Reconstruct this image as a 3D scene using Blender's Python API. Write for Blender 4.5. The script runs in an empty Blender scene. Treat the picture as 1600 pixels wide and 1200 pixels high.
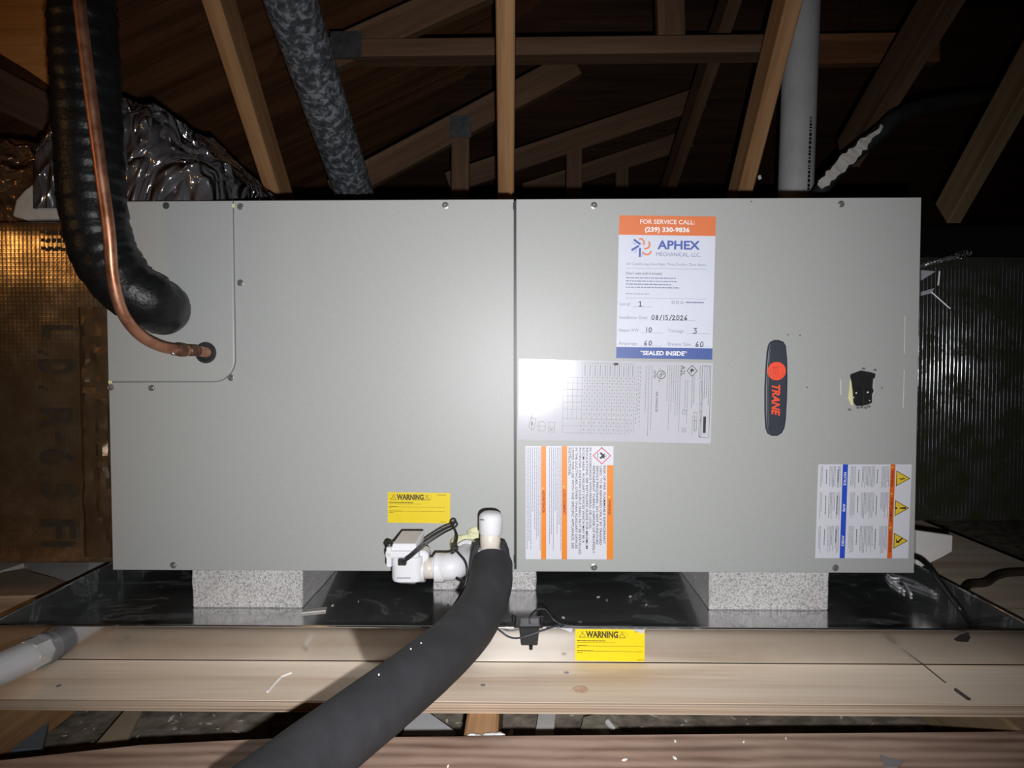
import bpy, bmesh, math, random
from mathutils import Vector, Matrix, noise
random.seed(7)
SC = bpy.context.scene
COL = SC.collection

# ------------------------------------------------------------------ camera, light, exposure
FPX = 1109.0
CAM = Vector((0.02217856, -1.1131264, 0.04519386))
YAW, PITCH, ROLL = [math.radians(a) for a in (-0.93997446, -2.07032488, -0.06432993)]
FWD = Vector((math.sin(YAW)*math.cos(PITCH), math.cos(YAW)*math.cos(PITCH), math.sin(PITCH)))
_r = Vector((math.cos(YAW), -math.sin(YAW), 0)); _u = _r.cross(FWD)
RGT = math.cos(ROLL)*_r + math.sin(ROLL)*_u
UPV = -math.sin(ROLL)*_r + math.cos(ROLL)*_u
cd = bpy.data.cameras.new('camera'); cam = bpy.data.objects.new('camera', cd); COL.objects.link(cam)
cd.sensor_fit = 'HORIZONTAL'; cd.sensor_width = 36.0; cd.lens = FPX/1600*36.0
cd.clip_start = 0.02; cd.clip_end = 60
cam.matrix_world = Matrix(((RGT.x, UPV.x, -FWD.x, CAM.x), (RGT.y, UPV.y, -FWD.y, CAM.y), (RGT.z, UPV.z, -FWD.z, CAM.z), (0, 0, 0, 1)))
SC.camera = cam
w = bpy.data.worlds.new('attic_dark'); SC.world = w; w.use_nodes = True
w.node_tree.nodes['Background'].inputs[0].default_value = (0.5, 0.55, 0.65, 1)
w.node_tree.nodes['Background'].inputs[1].default_value = 0.002
SC.view_settings.view_transform = 'Standard'; SC.view_settings.look = 'None'
SC.view_settings.gamma = 1.0; SC.view_settings.exposure = 0.0; SC.view_settings.use_curve_mapping = False
# the phone's flash, a little right of and below the lens
fl = bpy.data.lights.new('phone_flash', 'SPOT'); flo = bpy.data.objects.new('phone_flash', fl); COL.objects.link(flo)
fl.energy = 58; fl.color = (0.985, 0.99, 1.0); fl.shadow_soft_size = 0.006
fl.spot_size = math.radians(96); fl.spot_blend = 1.0
flo.location = CAM + RGT*0.018 - UPV*0.034 - FWD*0.01
flo.rotation_euler = cam.matrix_world.to_euler()
# unseen warm bulb off to the left, inferred from the duct's orange glow
wl = bpy.data.lights.new('unseen_bulb', 'POINT'); wlo = bpy.data.objects.new('unseen_bulb', wl); COL.objects.link(wlo)
wl.energy = 3.2; wl.color = (1.0, 0.52, 0.16); wl.shadow_soft_size = 0.08
wlo.location = (-1.36, -0.80, 0.42)

def ray(x, y): return FWD + RGT*((x-800)/FPX) - UPV*((y-600)/FPX)
def pY(x, y, Y): d = ray(x, y); return CAM + d*((Y-CAM.y)/d.y)
def pZ(x, y, Z): d = ray(x, y); return CAM + d*((Z-CAM.z)/d.z)
def pX(x, y, X): d = ray(x, y); return CAM + d*((X-CAM.x)/d.x)

# ------------------------------------------------------------------ materials
MATS = {}
def _new(name):
    m = bpy.data.materials.new(name); m.use_nodes = True; MATS[name] = m
    nt = m.node_tree; return m, nt, nt.nodes['Principled BSDF']
def _coords(nt, scale=(1, 1, 1), src='Object'):
    tc = nt.nodes.new('ShaderNodeTexCoord'); mp = nt.nodes.new('ShaderNodeMapping')
    mp.inputs['Scale'].default_value = scale
    nt.links.new(tc.outputs[src], mp.inputs['Vector']); return mp.outputs['Vector']
def _noise(nt, vec, scale, detail=3, rough=0.55, dist=0.0):
    n = nt.nodes.new('ShaderNodeTexNoise'); n.inputs['Scale'].default_value = scale
    n.inputs['Detail'].default_value = detail; n.inputs['Roughness'].default_value = rough; n.inputs['Distortion'].default_value = dist
    nt.links.new(vec, n.inputs['Vector']); return n.outputs['Fac']
def _ramp(nt, fac, stops):
    r = nt.nodes.new('ShaderNodeValToRGB'); e = r.color_ramp.elements
    while len(e) < len(stops): e.new(0.5)
    for i, (p, c) in enumerate(stops):
        e[i].position = p; e[i].color = (c[0], c[1], c[2], 1) if not isinstance(c, (int, float)) else (c, c, c, 1)
    nt.links.new(fac, r.inputs['Fac']); return r.outputs['Color']
def _bump(nt, bsdf, h, strength, dist=0.001):
    b = nt.nodes.new('ShaderNodeBump'); b.inputs['Strength'].default_value = strength; b.inputs['Distance'].default_value = dist
    nt.links.new(h, b.inputs['Height']); nt.links.new(b.outputs['Normal'], bsdf.inputs['Normal'])
def plain(name, c, rough=0.5, metal=0.0, var=0.0, vscale=30, bump=0.0, bscale=200, spec=0.5, vec=(1, 1, 1), coat=0):
    m, nt, b = _new(name)
    b.inputs['Base Color'].default_value = (*c, 1); b.inputs['Roughness'].default_value = rough; b.inputs['Metallic'].default_value = metal
    b.inputs['Specular IOR Level'].default_value = spec
    if coat: b.inputs['Coat Weight'].default_value = coat; b.inputs['Coat Roughness'].default_value = 0.15
    if var or bump: v = _coords(nt, vec)
    if var:
        f = _noise(nt, v, vscale)
        nt.links.new(_ramp(nt, f, [(0.3, [x*(1-var) for x in c]), (0.7, [min(1, x*(1+var)) for x in c])]), b.inputs['Base Color'])
    if bump: _bump(nt, b, _noise(nt, v, bscale), bump)
    return m
def wood(name, dark, mid, light, rough=0.65, along=0, ring=9.0, knots=True, fib=0.6):
    m, nt, b = _new(name)
    s = [14, 14, 14]; s[along] = 0.9
    v = _coords(nt, s)
    f = _noise(nt, v, ring/4, 4, 0.6, 0.6)
    c1 = _ramp(nt, f, [(0.28, dark), (0.48, mid), (0.72, light)])
    s2 = [160, 160, 160]; s2[along] = 5
    f2 = _noise(nt, _coords(nt, s2), 1.0, 2)
    mx = nt.nodes.new('ShaderNodeMix'); mx.data_type = 'RGBA'; mx.blend_type = 'MULTIPLY'
    mx.inputs['Factor'].default_value = 0.5
    nt.links.new(c1, mx.inputs['A'])
    nt.links.new(_ramp(nt, f2, [(0.3, (fib, fib*0.95, fib*0.9)), (0.65, (1, 1, 1))]), mx.inputs['B'])
    out = mx.outputs['Result']
    if knots:
        s3 = [5, 5, 5]; s3[along] = 3.0
        vo = nt.nodes.new('ShaderNodeTexVoronoi'); vo.inputs['Scale'].default_value = 1.0
        nt.links.new(_coords(nt, s3), vo.inputs['Vector'])
        k = _ramp(nt, vo.outputs['Distance'], [(0.03, (0.45, 0.33, 0.25)), (0.10, (1, 1, 1))])
        m2 = nt.nodes.new('ShaderNodeMix'); m2.data_type = 'RGBA'; m2.blend_type = 'MULTIPLY'; m2.inputs['Factor'].default_value = 0.8
        nt.links.new(out, m2.inputs['A']); nt.links.new(k, m2.inputs['B']); out = m2.outputs['Result']
    nt.links.new(out, b.inputs['Base Color']); b.inputs['Roughness'].default_value = rough
    b.inputs['Specular IOR Level'].default_value = 0.25
    _bump(nt, b, f2, 0.25, 0.0006)
    return m

PAINT = plain('grey_powder_coat', (0.378, 0.388, 0.379), 0.42, 0, 0.035, 420, 0.12, 900, 0.45)
BODY = plain('cabinet_steel', (0.20, 0.20, 0.19), 0.5, 0.2, 0.1, 20)
BLACK = plain('black_plastic', (0.012, 0.012, 0.013), 0.42, 0, 0.2, 60)
RUBBER = plain('black_rubber', (0.014, 0.014, 0.014), 0.6, 0, 0.3, 90, 0.2, 300)
TAPE = plain('black_vinyl_tape', (0.008, 0.0085, 0.009), 0.40, 0, 0.3, 40, 1.0, 150, 0.3)
FOAMTUBE = plain('black_foam_tube', (0.026, 0.026, 0.030), 0.72, 0, 0.25, 25, 0.3, 260, 0.4)
PVC = plain('white_pvc', (0.66, 0.66, 0.69), 0.28, 0, 0.03, 30, 0, 100, 0.5)
PVCOLD = plain('cream_pvc', (0.60, 0.545, 0.485), 0.35, 0, 0.08, 60)
PVCDULL = plain('grey_vent_pvc', (0.44, 0.44, 0.45), 0.45, 0, 0.10, 12)
SCREW = plain('zinc_screw', (0.36, 0.36, 0.34), 0.32, 0.75, 0.15, 200)
YEL = plain('yellow_sticker', (0.76, 0.57, 0.0), 0.45, 0, 0.03, 60)
YCHALK = plain('yellow_chalk', (0.72, 0.70, 0.34), 0.8)
INK = plain('black_ink', (0.015, 0.015, 0.02), 0.5)
INKY = plain('brown_black_ink', (0.05, 0.035, 0.0), 0.5)
GREYINK = plain('grey_ink', (0.20, 0.20, 0.24), 0.5)
PALEINK = plain('pale_blue_grey_ink', (0.20, 0.22, 0.33), 0.5)
PALEPL = plain('pale_plate_ink', (0.22, 0.22, 0.24), 0.5)
LILAC = plain('white_paper', (0.64, 0.66, 0.77), 0.5, 0, 0.02, 20)
WHITEPL = plain('white_gloss_paper', (0.66, 0.66, 0.73), 0.4)
ORANGE = plain('orange_band', (0.72, 0.19, 0.065), 0.45)
ORANGE2 = plain('amber_orange_band', (0.80, 0.23, 0.008), 0.4)
ORANGE3 = plain('rust_orange_band', (0.68, 0.13, 0.02), 0.4)
NAVY = plain('navy_band', (0.055, 0.10, 0.33), 0.45)
BLUE = plain('blue_band', (0.02, 0.075, 0.55), 0.4)
LOGOB = plain('logo_blue', (0.07, 0.12, 0.42), 0.5)
LOGOBL = plain('logo_pale_blue', (0.40, 0.47, 0.68), 0.5)
LOGOO = plain('logo_orange', (0.72, 0.25, 0.11), 0.5)
PAPERW = plain('white_print', (0.86, 0.84, 0.86), 0.5)
AMBER = plain('amber_sign', (0.76, 0.53, 0.04), 0.45)
REDLINE = plain('red_line', (0.55, 0.04, 0.07), 0.5)
PLATE = plain('silvered_film', (0.60, 0.60, 0.66), 0.13, 0.08, 0.02, 10, 0.03, 15)
BADGE = plain('slate_badge', (0.032, 0.038, 0.052), 0.42, 0, 0.1, 40, 0, 100, 0.5)
BADGEE = plain('badge_rim', (0.05, 0.055, 0.065), 0.3, 0.2)
RED = plain('badge_red', (0.90, 0.085, 0.035), 0.45)
COPPER = None
def copper():
    m, nt, b = _new('copper')
    v = _coords(nt); f = _noise(nt, v, 35, 4, 0.6)
    nt.links.new(_ramp(nt, f, [(0.35, (0.36, 0.15, 0.08)), (0.6, (0.58, 0.28, 0.18))]), b.inputs['Base Color'])
    b.inputs['Metallic'].default_value = 0.8; nt.links.new(_ramp(nt, f, [(0.3, 0.32), (0.7, 0.5)]), b.inputs['Roughness'])
    return m
COPPER = copper()
COPDARK = plain('tarnished_copper', (0.13, 0.065, 0.042), 0.5, 0.5, 0.4, 90)
GALV = None
def galv(name, c, r0, r1, scale, stain, metal=1.0):
    m, nt, b = _new(name)
    v = _coords(nt); f = _noise(nt, v, scale, 5, 0.6, 0.4)
    b.inputs['Metallic'].default_value = metal
    nt.links.new(_ramp(nt, f, [(0.3, [x*0.8 for x in c]), (0.7, c)]), b.inputs['Base Color'])
    nt.links.new(_ramp(nt, f, [(0.35, r0), (0.68, r1)]), b.inputs['Roughness'])
    if stain:   # dried water marks: dull pale film
        g = _noise(nt, _coords(nt, (1, 1.6, 1)), 7, 5, 0.62, 1.2)
        k = _ramp(nt, g, [(0.40, 0.05), (0.575, 0.09), (0.60, 0.34), (0.62, 0.12), (0.68, 0.24)])
        d = nt.nodes.new('ShaderNodeBsdfDiffuse'); d.inputs['Color'].default_value = (0.36, 0.38, 0.39, 1)
        mx = nt.nodes.new('ShaderNodeMixShader'); out = nt.nodes['Material Output']
        nt.links.new(k, mx.inputs[0]); nt.links.new(b.outputs[0], mx.inputs[1]); nt.links.new(d.outputs[0], mx.inputs[2])
        nt.links.new(mx.outputs[0], out.inputs['Surface'])
    return m
PAN = galv('galvanised_pan', (0.74, 0.74, 0.74), 0.10, 0.2, 9, True)
PANLIP = galv('bright_pan_lip', (0.88, 0.87, 0.86), 0.12, 0.2, 9, False)
PIPEGALV = None
def spangle():
    m, nt, b = _new('mottled_galvanised_pipe')
    v = _coords(nt); vo = _noise(nt, v, 75, 4, 0.65, 0.5)
    b.inputs['Metallic'].default_value = 0.35
    nt.links.new(_ramp(nt, vo, [(0.40, (0.06, 0.066, 0.075)), (0.5, (0.12, 0.13, 0.145)), (0.60, (0.33, 0.355, 0.39))]), b.inputs['Base Color'])
    nt.links.new(_ramp(nt, vo, [(0.4, 0.50), (0.6, 0.34)]), b.inputs['Roughness'])
    return m
PIPEGALV = spangle()
def foil(name, c, r, scrim=0.5, matte=(0.2, 0.12, 0.05), matteamt=0.2, zt=0.22, nz=0.45, ts=46):
    m, nt, b = _new(name)
    v = _coords(nt)
    f = _noise(nt, v, 5, 4, 0.6, 0.8)
    b.inputs['Metallic'].default_value = 0.92
    nt.links.new(_ramp(nt, f, [(0.3, [x*0.55 for x in c]), (0.7, c)]), b.inputs['Base Color'])
    b.inputs['Roughness'].default_value = r
    hs = []
    for ax, sc in (('X', ts), ('Z', ts)):
        wv = nt.nodes.new('ShaderNodeTexWave'); wv.bands_direction = ax; wv.inputs['Scale'].default_value = sc
        wv.inputs['Distortion'].default_value = 0.6; wv.inputs['Detail'].default_value = 2; wv.inputs['Detail Scale'].default_value = 0.3
        nt.links.new(v, wv.inputs['Vector'])
        p = nt.nodes.new('ShaderNodeMath'); p.operation = 'POWER'; p.inputs[1].default_value = 5
        nt.links.new(wv.outputs['Fac'], p.inputs[0]); hs.append(p.outputs[0])
    a = nt.nodes.new('ShaderNodeMath'); a.operation = 'MAXIMUM'
    sc_ = nt.nodes.new('ShaderNodeMath'); sc_.operation = 'MULTIPLY'; sc_.inputs[1].default_value = zt
    nt.links.new(hs[1], sc_.inputs[0])
    nt.links.new(hs[0], a.inputs[0]); nt.links.new(sc_.outputs[0], a.inputs[1])
    g = _noise(nt, _coords(nt, (1, 1, 0.25)), 90, 3, 0.6)
    ad = nt.nodes.new('ShaderNodeMath'); ad.operation = 'MULTIPLY_ADD'; ad.inputs[1].default_value = nz
    nt.links.new(g, ad.inputs[0]); nt.links.new(a.outputs[0], ad.inputs[2])
    _bump(nt, b, ad.outputs[0], scrim, 0.0012)
    d = nt.nodes.new('ShaderNodeBsdfDiffuse'); d.inputs['Color'].default_value = (*matte, 1)
    mx = nt.nodes.new('ShaderNodeMixShader'); nt.links.new(_ramp(nt, _noise(nt, v, 28, 4, 0.65), [(0.36, matteamt*0.55), (0.58, min(1, matteamt*1.55))]), mx.inputs[0]); out = nt.nodes['Material Output']
    nt.links.new(b.outputs[0], mx.inputs[1]); nt.links.new(d.outputs[0], mx.inputs[2]); nt.links.new(mx.outputs[0], out.inputs['Surface'])
    return m
FOILB = foil('warm_reflection_foil', (0.80, 0.62, 0.44), 0.22, 0.20, (0.052, 0.029, 0.012), 0.5)  # silver foil; its warm brown reflections are put into the colour
FOILD = foil('dark_foil', (0.30, 0.31, 0.34), 0.15, 0.6, (0.016, 0.016, 0.010), 0.62, 0.06, 0.35, 50)
PRINT = plain('faded_duct_print', (0.022, 0.014, 0.006), 0.7, 0, 0.4, 60)
def film(name, c, rough, metal, vec=(1, 1, 1), fs=9):
    m, nt, b = _new(name)
    b.inputs['Base Color'].default_value = (*c, 1); b.inputs['Roughness'].default_value = rough; b.inputs['Metallic'].default_value = metal
    b.inputs['Specular IOR Level'].default_value = 0.8
    v = _coords(nt, vec); f = _noise(nt, v, fs, 2, 0.5, 0.9)
    r = nt.nodes.new('ShaderNodeMath'); r.operation = 'PINGPONG'; r.inputs[1].default_value = 0.12
    nt.links.new(f, r.inputs[0]); _bump(nt, b, r.outputs[0], 1.0, 0.16)
    return m
FILM = film('clear_dark_film', (0.30, 0.29, 0.31), 0.15, 0.75, (1.3, 1.3, 0.6))
FILMB = film('amber_film', (0.22, 0.13, 0.07), 0.2, 0.6)
JTAPE = plain('brown_joint_tape', (0.085, 0.05, 0.026), 0.36, 0.45, 0.3, 14, 0.8, 70)
MASTIC = plain('white_mastic', (0.46, 0.44, 0.41), 0.7, 0, 0.12, 40, 0.4, 60)
def speckle():
    m, nt, b = _new('speckled_block')
    v = _coords(nt); n1 = _noise(nt, v, 430, 2, 0.6)
    n2 = _noise(nt, v, 18, 3)
    c1 = _ramp(nt, n1, [(0.34, (0.27, 0.26, 0.26)), (0.46, (0.50, 0.485, 0.48)), (0.6, (0.66, 0.64, 0.63))])
    mx = nt.nodes.new('ShaderNodeMix'); mx.data_type = 'RGBA'; mx.blend_type = 'MULTIPLY'; mx.inputs['Factor'].default_value = 0.6
    nt.links.new(c1, mx.inputs['A']); nt.links.new(_ramp(nt, n2, [(0.3, 0.7), (0.7, 1.0)]), mx.inputs['B'])
    nt.links.new(mx.outputs['Result'], b.inputs['Base Color']); b.inputs['Roughness'].default_value = 0.85
    _bump(nt, b, n1, 0.5, 0.001)
    return m
BLOCK = speckle()
PLY = wood('fresh_plywood', (0.60, 0.43, 0.30), (0.80, 0.66, 0.52), (0.86, 0.75, 0.62), 0.6, 0, 5, False, 0.85)
def ply_edge():
    m, nt, b = _new('plywood_edge')
    v = _coords(nt, (1.5, 1.5, 430)); f = _noise(nt, v, 1.0, 2, 0.5)
    nt.links.new(_ramp(nt, f, [(0.3, (0.14, 0.08, 0.05)), (0.45, (0.36, 0.26, 0.185)), (0.7, (0.52, 0.41, 0.31))]), b.inputs['Base Color'])
    b.inputs['Roughness'].default_value = 0.8; return m
PLYEDGE = ply_edge()
def board_mat():
    m, nt, b = _new('old_brown_board')
    wv = nt.nodes.new('ShaderNodeTexWave'); wv.wave_type = 'RINGS'; wv.inputs['Scale'].default_value = 7; wv.inputs['Distortion'].default_value = 3.5
    wv.inputs['Detail'].default_value = 3; wv.inputs['Detail Scale'].default_value = 1.2
    mp = nt.nodes.new('ShaderNodeMapping'); mp.inputs['Scale'].default_value = (0.55, 2.4, 3); mp.inputs['Location'].default_value = (0.12, -0.12, 0)
    tc = nt.nodes.new('ShaderNodeTexCoord'); nt.links.new(tc.outputs['Object'], mp.inputs['Vector']); nt.links.new(mp.outputs['Vector'], wv.inputs['Vector'])
    f = _noise(nt, _coords(nt, (2, 9, 1)), 4, 4, 0.6, 0.5)
    ad = nt.nodes.new('ShaderNodeMath'); ad.operation = 'MULTIPLY_ADD'; ad.inputs[1].default_value = 0.35
    nt.links.new(wv.outputs['Fac'], ad.inputs[0]); nt.links.new(f, ad.inputs[2])
    nt.links.new(_ramp(nt, ad.outputs[0], [(0.35, (0.18, 0.105, 0.072)), (0.62, (0.32, 0.205, 0.15)), (0.9, (0.43, 0.295, 0.225))]), b.inputs['Base Color'])
    b.inputs['Roughness'].default_value = 0.55; _bump(nt, b, f, 0.2, 0.001)
    return m
BOARD = board_mat()
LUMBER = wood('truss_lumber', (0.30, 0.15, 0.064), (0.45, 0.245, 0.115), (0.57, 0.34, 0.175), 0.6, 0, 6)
LUMDK = wood('dimmed_lumber', (0.085, 0.046, 0.026), (0.13, 0.072, 0.041), (0.18, 0.108, 0.064), 0.7, 0, 6)  # darkened copy of the lumber; gloom at the back is in the colour
LUMGR = wood('grey_brown_lumber', (0.18, 0.12, 0.065), (0.26, 0.18, 0.10), (0.34, 0.25, 0.15), 0.7, 0, 6)
SHEATH_DIM = wood('shaded_roof_sheathing', (0.030, 0.014, 0.009), (0.062, 0.029, 0.017), (0.10, 0.05, 0.028), 0.8, 0, 4)  # darker sheathing copy; shade on the back slope is in the colour
SHEATH = wood('lit_roof_sheathing', (0.075, 0.030, 0.013), (0.17, 0.070, 0.030), (0.34, 0.155, 0.07), 0.8, 0, 2.2)  # brighter, redder copy; light on the left hip is in the colour
GANG = plain('gang_plate', (0.075, 0.075, 0.08), 0.55, 0.6, 0.3, 60)
INSUL = plain('grey_brown_insulation', (0.24, 0.20, 0.16), 0.95, 0, 0.5, 38, 0.9, 60, 0.2)
CHIP = plain('pale_chips', (0.38, 0.33, 0.28), 0.8, 0, 0.3, 80)
CARD = plain('grey_board', (0.60, 0.57, 0.55), 0.8, 0, 0.1, 14)
CARDW = plain('white_board', (0.84, 0.82, 0.82), 0.8, 0, 0.06, 14)
CARDB = plain('brown_board', (0.38, 0.29, 0.20), 0.8, 0, 0.12, 14)
PAPER = plain('white_card', (0.62, 0.61, 0.62), 0.6)
FOAMW = plain('white_foam_drip', (0.85, 0.83, 0.80), 0.6)
FOAMY = plain('yellow_foam', (0.66, 0.67, 0.42), 0.75, 0, 0.1, 60, 0.5, 120)
BLUEG = plain('blue_grey_plastic', (0.16, 0.20, 0.24), 0.5, 0, 0.1, 20)
GREYNUT = plain('grey_nut', (0.16, 0.16, 0.17), 0.5)
CLEAR = plain('cloudy_tape', (0.5, 0.5, 0.52), 0.2)
DGREY = plain('dark_cable', (0.03, 0.022, 0.016), 0.5)

# ------------------------------------------------------------------ geometry helpers
def tag(o, label=None, cat=None, group=None, kind=None):
    if label: o['label'] = label
    if cat: o['category'] = cat
    if group: o['group'] = group
    if kind: o['kind'] = kind
    return o
ORG = {}
def thing(name, loc, label=None, cat=None, group=None, kind=None):
    o = bpy.data.objects.new(name, None); COL.objects.link(o); o.location = loc; o.empty_display_size = 0.02
    ORG[o.name] = Vector(loc); return tag(o, label, cat, group, kind)
def link(name, me, mat, parent=None, smooth=None, origin=None):
    """vertices are given in world space; they become local to the thing's origin"""
    o = bpy.data.objects.new(name, me); COL.objects.link(o)
    if parent is not None:
        og = ORG[parent.name]; o.parent = parent
    else:
        og = Vector(origin) if origin is not None else sum((v.co for v in me.vertices), Vector())/max(1, len(me.vertices))
        o.location = og
    ORG[o.name] = og
    me.transform(Matrix.Translation(-og))
    if isinstance(mat, (list, tuple)):
        for q in mat: me.materials.append(q)
    elif mat: me.materials.append(mat)
    if smooth: 
        for p in me.polygons: p.use_smooth = True
        if smooth is not True:
            me.set_sharp_from_angle(angle=math.radians(smooth))
    return o
SPLIT = {'lettering', 'orange_bar', 'alert_mark', 'warning_triangle', 'logo_flame', 'logo_blade', 'logo_blade_tip', 'tagline', 'form_line', 'handwriting', 'warning_sign', 'pictogram'}
class MB:
    def __init__(s): s.v = []; s.f = []; s.mi = []; s.marks = []
    def add(s, vs, fs, mi=0):
        b = len(s.v); s.v += [Vector(q) for q in vs]; s.f += [tuple(i+b for i in q) for q in fs]; s.mi += [mi]*len(fs)
    def mark(s): s.marks.append((len(s.v), len(s.f)))
    def box(s, a, b, mi=0):
        (x0, y0, z0), (x1, y1, z1) = a, b
        s.add([(x0, y0, z0), (x1, y0, z0), (x1, y1, z0), (x0, y1, z0), (x0, y0, z1), (x1, y0, z1), (x1, y1, z1), (x0, y1, z1)],
              [(0, 3, 2, 1), (4, 5, 6, 7), (0, 1, 5, 4), (1, 2, 6, 5), (2, 3, 7, 6), (3, 0, 4, 7)], mi)
    def tube(s, pts, rads, seg=16, cap=True, mi=0, ellip=None):
        pts = [Vector(p) for p in pts]; n = len(pts)
        if isinstance(rads, (int, float)): rads = [rads]*n
        t0 = (pts[1]-pts[0]).normalized()
        ref = Vector((0, 0, 1)) if abs(t0.z) < 0.8 else Vector((1, 0, 0))
        nrm = (ref - t0*ref.dot(t0)).normalized(); vs = []
        for i, p in enumerate(pts):
            t = (pts[min(i+1, n-1)]-pts[max(i-1, 0)]).normalized()
            nrm = (nrm - t*nrm.dot(t)).normalized(); bn = t.cross(nrm)
            for k in range(seg):
                a = 2*math.pi*k/seg; vs.append(p + (nrm*math.cos(a)+bn*math.sin(a))*rads[i])
        fs = [(i*seg+k, i*seg+(k+1) % seg, (i+1)*seg+(k+1) % seg, (i+1)*seg+k) for i in range(n-1) for k in range(seg)]
        if cap: fs += [tuple(range(seg-1, -1, -1)), tuple((n-1)*seg+k for k in range(seg))]
        s.add(vs, fs, mi)
    def lathe(s, base, axis, prof, seg=24, mi=0):
        """prof: (distance along axis, radius)"""
        base = Vector(base); ax = Vector(axis).normalized()
        ref = Vector((0, 0, 1)) if abs(ax.z) < 0.8 else Vector((1, 0, 0))
        n = (ref-ax*ref.dot(ax)).normalized(); b = ax.cross(n); vs = []
        for h, r in prof:
            for k in range(seg):
                a = 2*math.pi*k/seg; vs.append(base+ax*h+(n*math.cos(a)+b*math.sin(a))*r)
        m = len(prof)
        fs = [(i*seg+k, i*seg+(k+1) % seg, (i+1)*seg+(k+1) % seg, (i+1)*seg+k) for i in range(m-1) for k in range(seg)]
        fs += [tuple(range(seg-1, -1, -1)), tuple((m-1)*seg+k for k in range(seg))]
        s.add(vs, fs, mi)
    def prism(s, poly, d, mi=0):
        """poly: world points of one face, d: extrusion vector"""
        d = Vector(d); n = len(poly); vs = [Vector(p) for p in poly]+[Vector(p)+d for p in poly]
        s.add(vs, [tuple(range(n)), tuple(range(2*n-1, n-1, -1))]+[(i, i+n, (i+1) % n+n, (i+1) % n) for i in range(n)], mi)
    def mesh(s, name, bevel=0, bseg=2):
        me = bpy.data.meshes.new(name); me.from_pydata([tuple(q) for q in s.v], [], s.f)
        for p, m in zip(me.polygons, s.mi): p.material_index = m
        bm = bmesh.new(); bm.from_mesh(me); bmesh.ops.recalc_face_normals(bm, faces=bm.faces)
        if bevel:
            ed = [e for e in bm.edges if len(e.link_faces) == 2 and e.calc_face_angle() > 0.5]
            bmesh.ops.bevel(bm, geom=ed, offset=bevel, segments=bseg, affect='EDGES', profile=0.5, clamp_overlap=True)
        bm.to_mesh(me); bm.free(); return me
    def build(s, name, mat, parent=None, smooth=None, bevel=0, bseg=2, origin=None):
        if name in SPLIT and len(s.marks) > 1:      # each printed piece becomes a part of its own
            out = None; ends = s.marks[1:]+[(len(s.v), len(s.f))]
            for (v0, f0), (v1, f1) in zip(s.marks, ends):
                if f1 == f0: continue
                q = MB(); q.add(s.v[v0:v1], [tuple(i-v0 for i in f) for f in s.f[f0:f1]])
                o = link(name, q.mesh(name), mat, parent, smooth, origin); out = out or o
            return out
        return link(name, s.mesh(name, bevel, bseg), mat, parent, smooth, origin)
def spline(P, n=8):
    P = [Vector(p) for p in P]; Q = [P[0]*2-P[1]]+P+[P[-1]*2-P[-2]]; out = []
    for i in range(1, len(Q)-2):
        a, b, c, d = Q[i-1:i+3]
        for k in range(n):
            t = k/n; out.append(0.5*((2*b)+(c-a)*t+(2*a-5*b+4*c-d)*t*t+(3*b-a-3*c+d)*t**3))
    out.append(P[-1]); return out
def resample(P, step):
    out = [P[0]]; acc = 0
    for a, b in zip(P, P[1:]):
        L = (b-a).length
        while acc+L >= step and L > 1e-9:
            a = a+(b-a)*((step-acc)/L); out.append(a.copy()); L = (b-a).length; acc = 0
        acc += L
    return out
def plate_mesh(name, loops, thick, bevel=0.0, res=2):
    """flat plate with holes from 2D loops (x, z); front face at y=0, going back to y=thick"""
    cu = bpy.data.curves.new(name, 'CURVE'); cu.dimensions = '2D'; cu.fill_mode = 'BOTH'
    cu.extrude = max(thick/2-bevel, 0.00001); cu.bevel_depth = bevel; cu.bevel_resolution = res
    if bevel: cu.offset = -bevel
    for lp in loops:
        sp = cu.splines.new('POLY'); sp.points.add(len(lp)-1); sp.use_cyclic_u = True
        for q, (x, z) in zip(sp.points, lp): q.co = (x, z, 0, 1)
    o = bpy.data.objects.new(name, cu); COL.objects.link(o)
    dg = bpy.context.evaluated_depsgraph_get(); me = bpy.data.meshes.new_from_object(o.evaluated_get(dg), depsgraph=dg)
    bpy.data.objects.remove(o); bpy.data.curves.remove(cu)
    me.transform(Matrix(((1, 0, 0, 0), (0, 0, -1, thick/2), (0, 1, 0, 0), (0, 0, 0, 1))))
    me.name = name; return me
TXT = {}
def text_tris(s, bold=0.0, space=1.0, shear=0.0):
    """text as (points, faces); cap height is about 0.7 units per unit of size"""
    key = (s, bold, space, shear)
    if key in TXT: return TXT[key]
    cu = bpy.data.curves.new('t', 'FONT'); cu.body = s; cu.size = 1; cu.offset = bold; cu.space_character = space; cu.shear = shear
    cu.resolution_u = 3
    o = bpy.data.objects.new('t', cu); COL.objects.link(o)
    dg = bpy.context.evaluated_depsgraph_get(); me = bpy.data.meshes.new_from_object(o.evaluated_get(dg), depsgraph=dg)
    pts = [(v.co.x, v.co.y) for v in me.vertices]; fs = [tuple(p.vertices) for p in me.polygons]
    bpy.data.objects.remove(o); bpy.data.curves.remove(cu); bpy.data.meshes.remove(me)
    TXT[key] = (pts, fs); return TXT[key]
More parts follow.
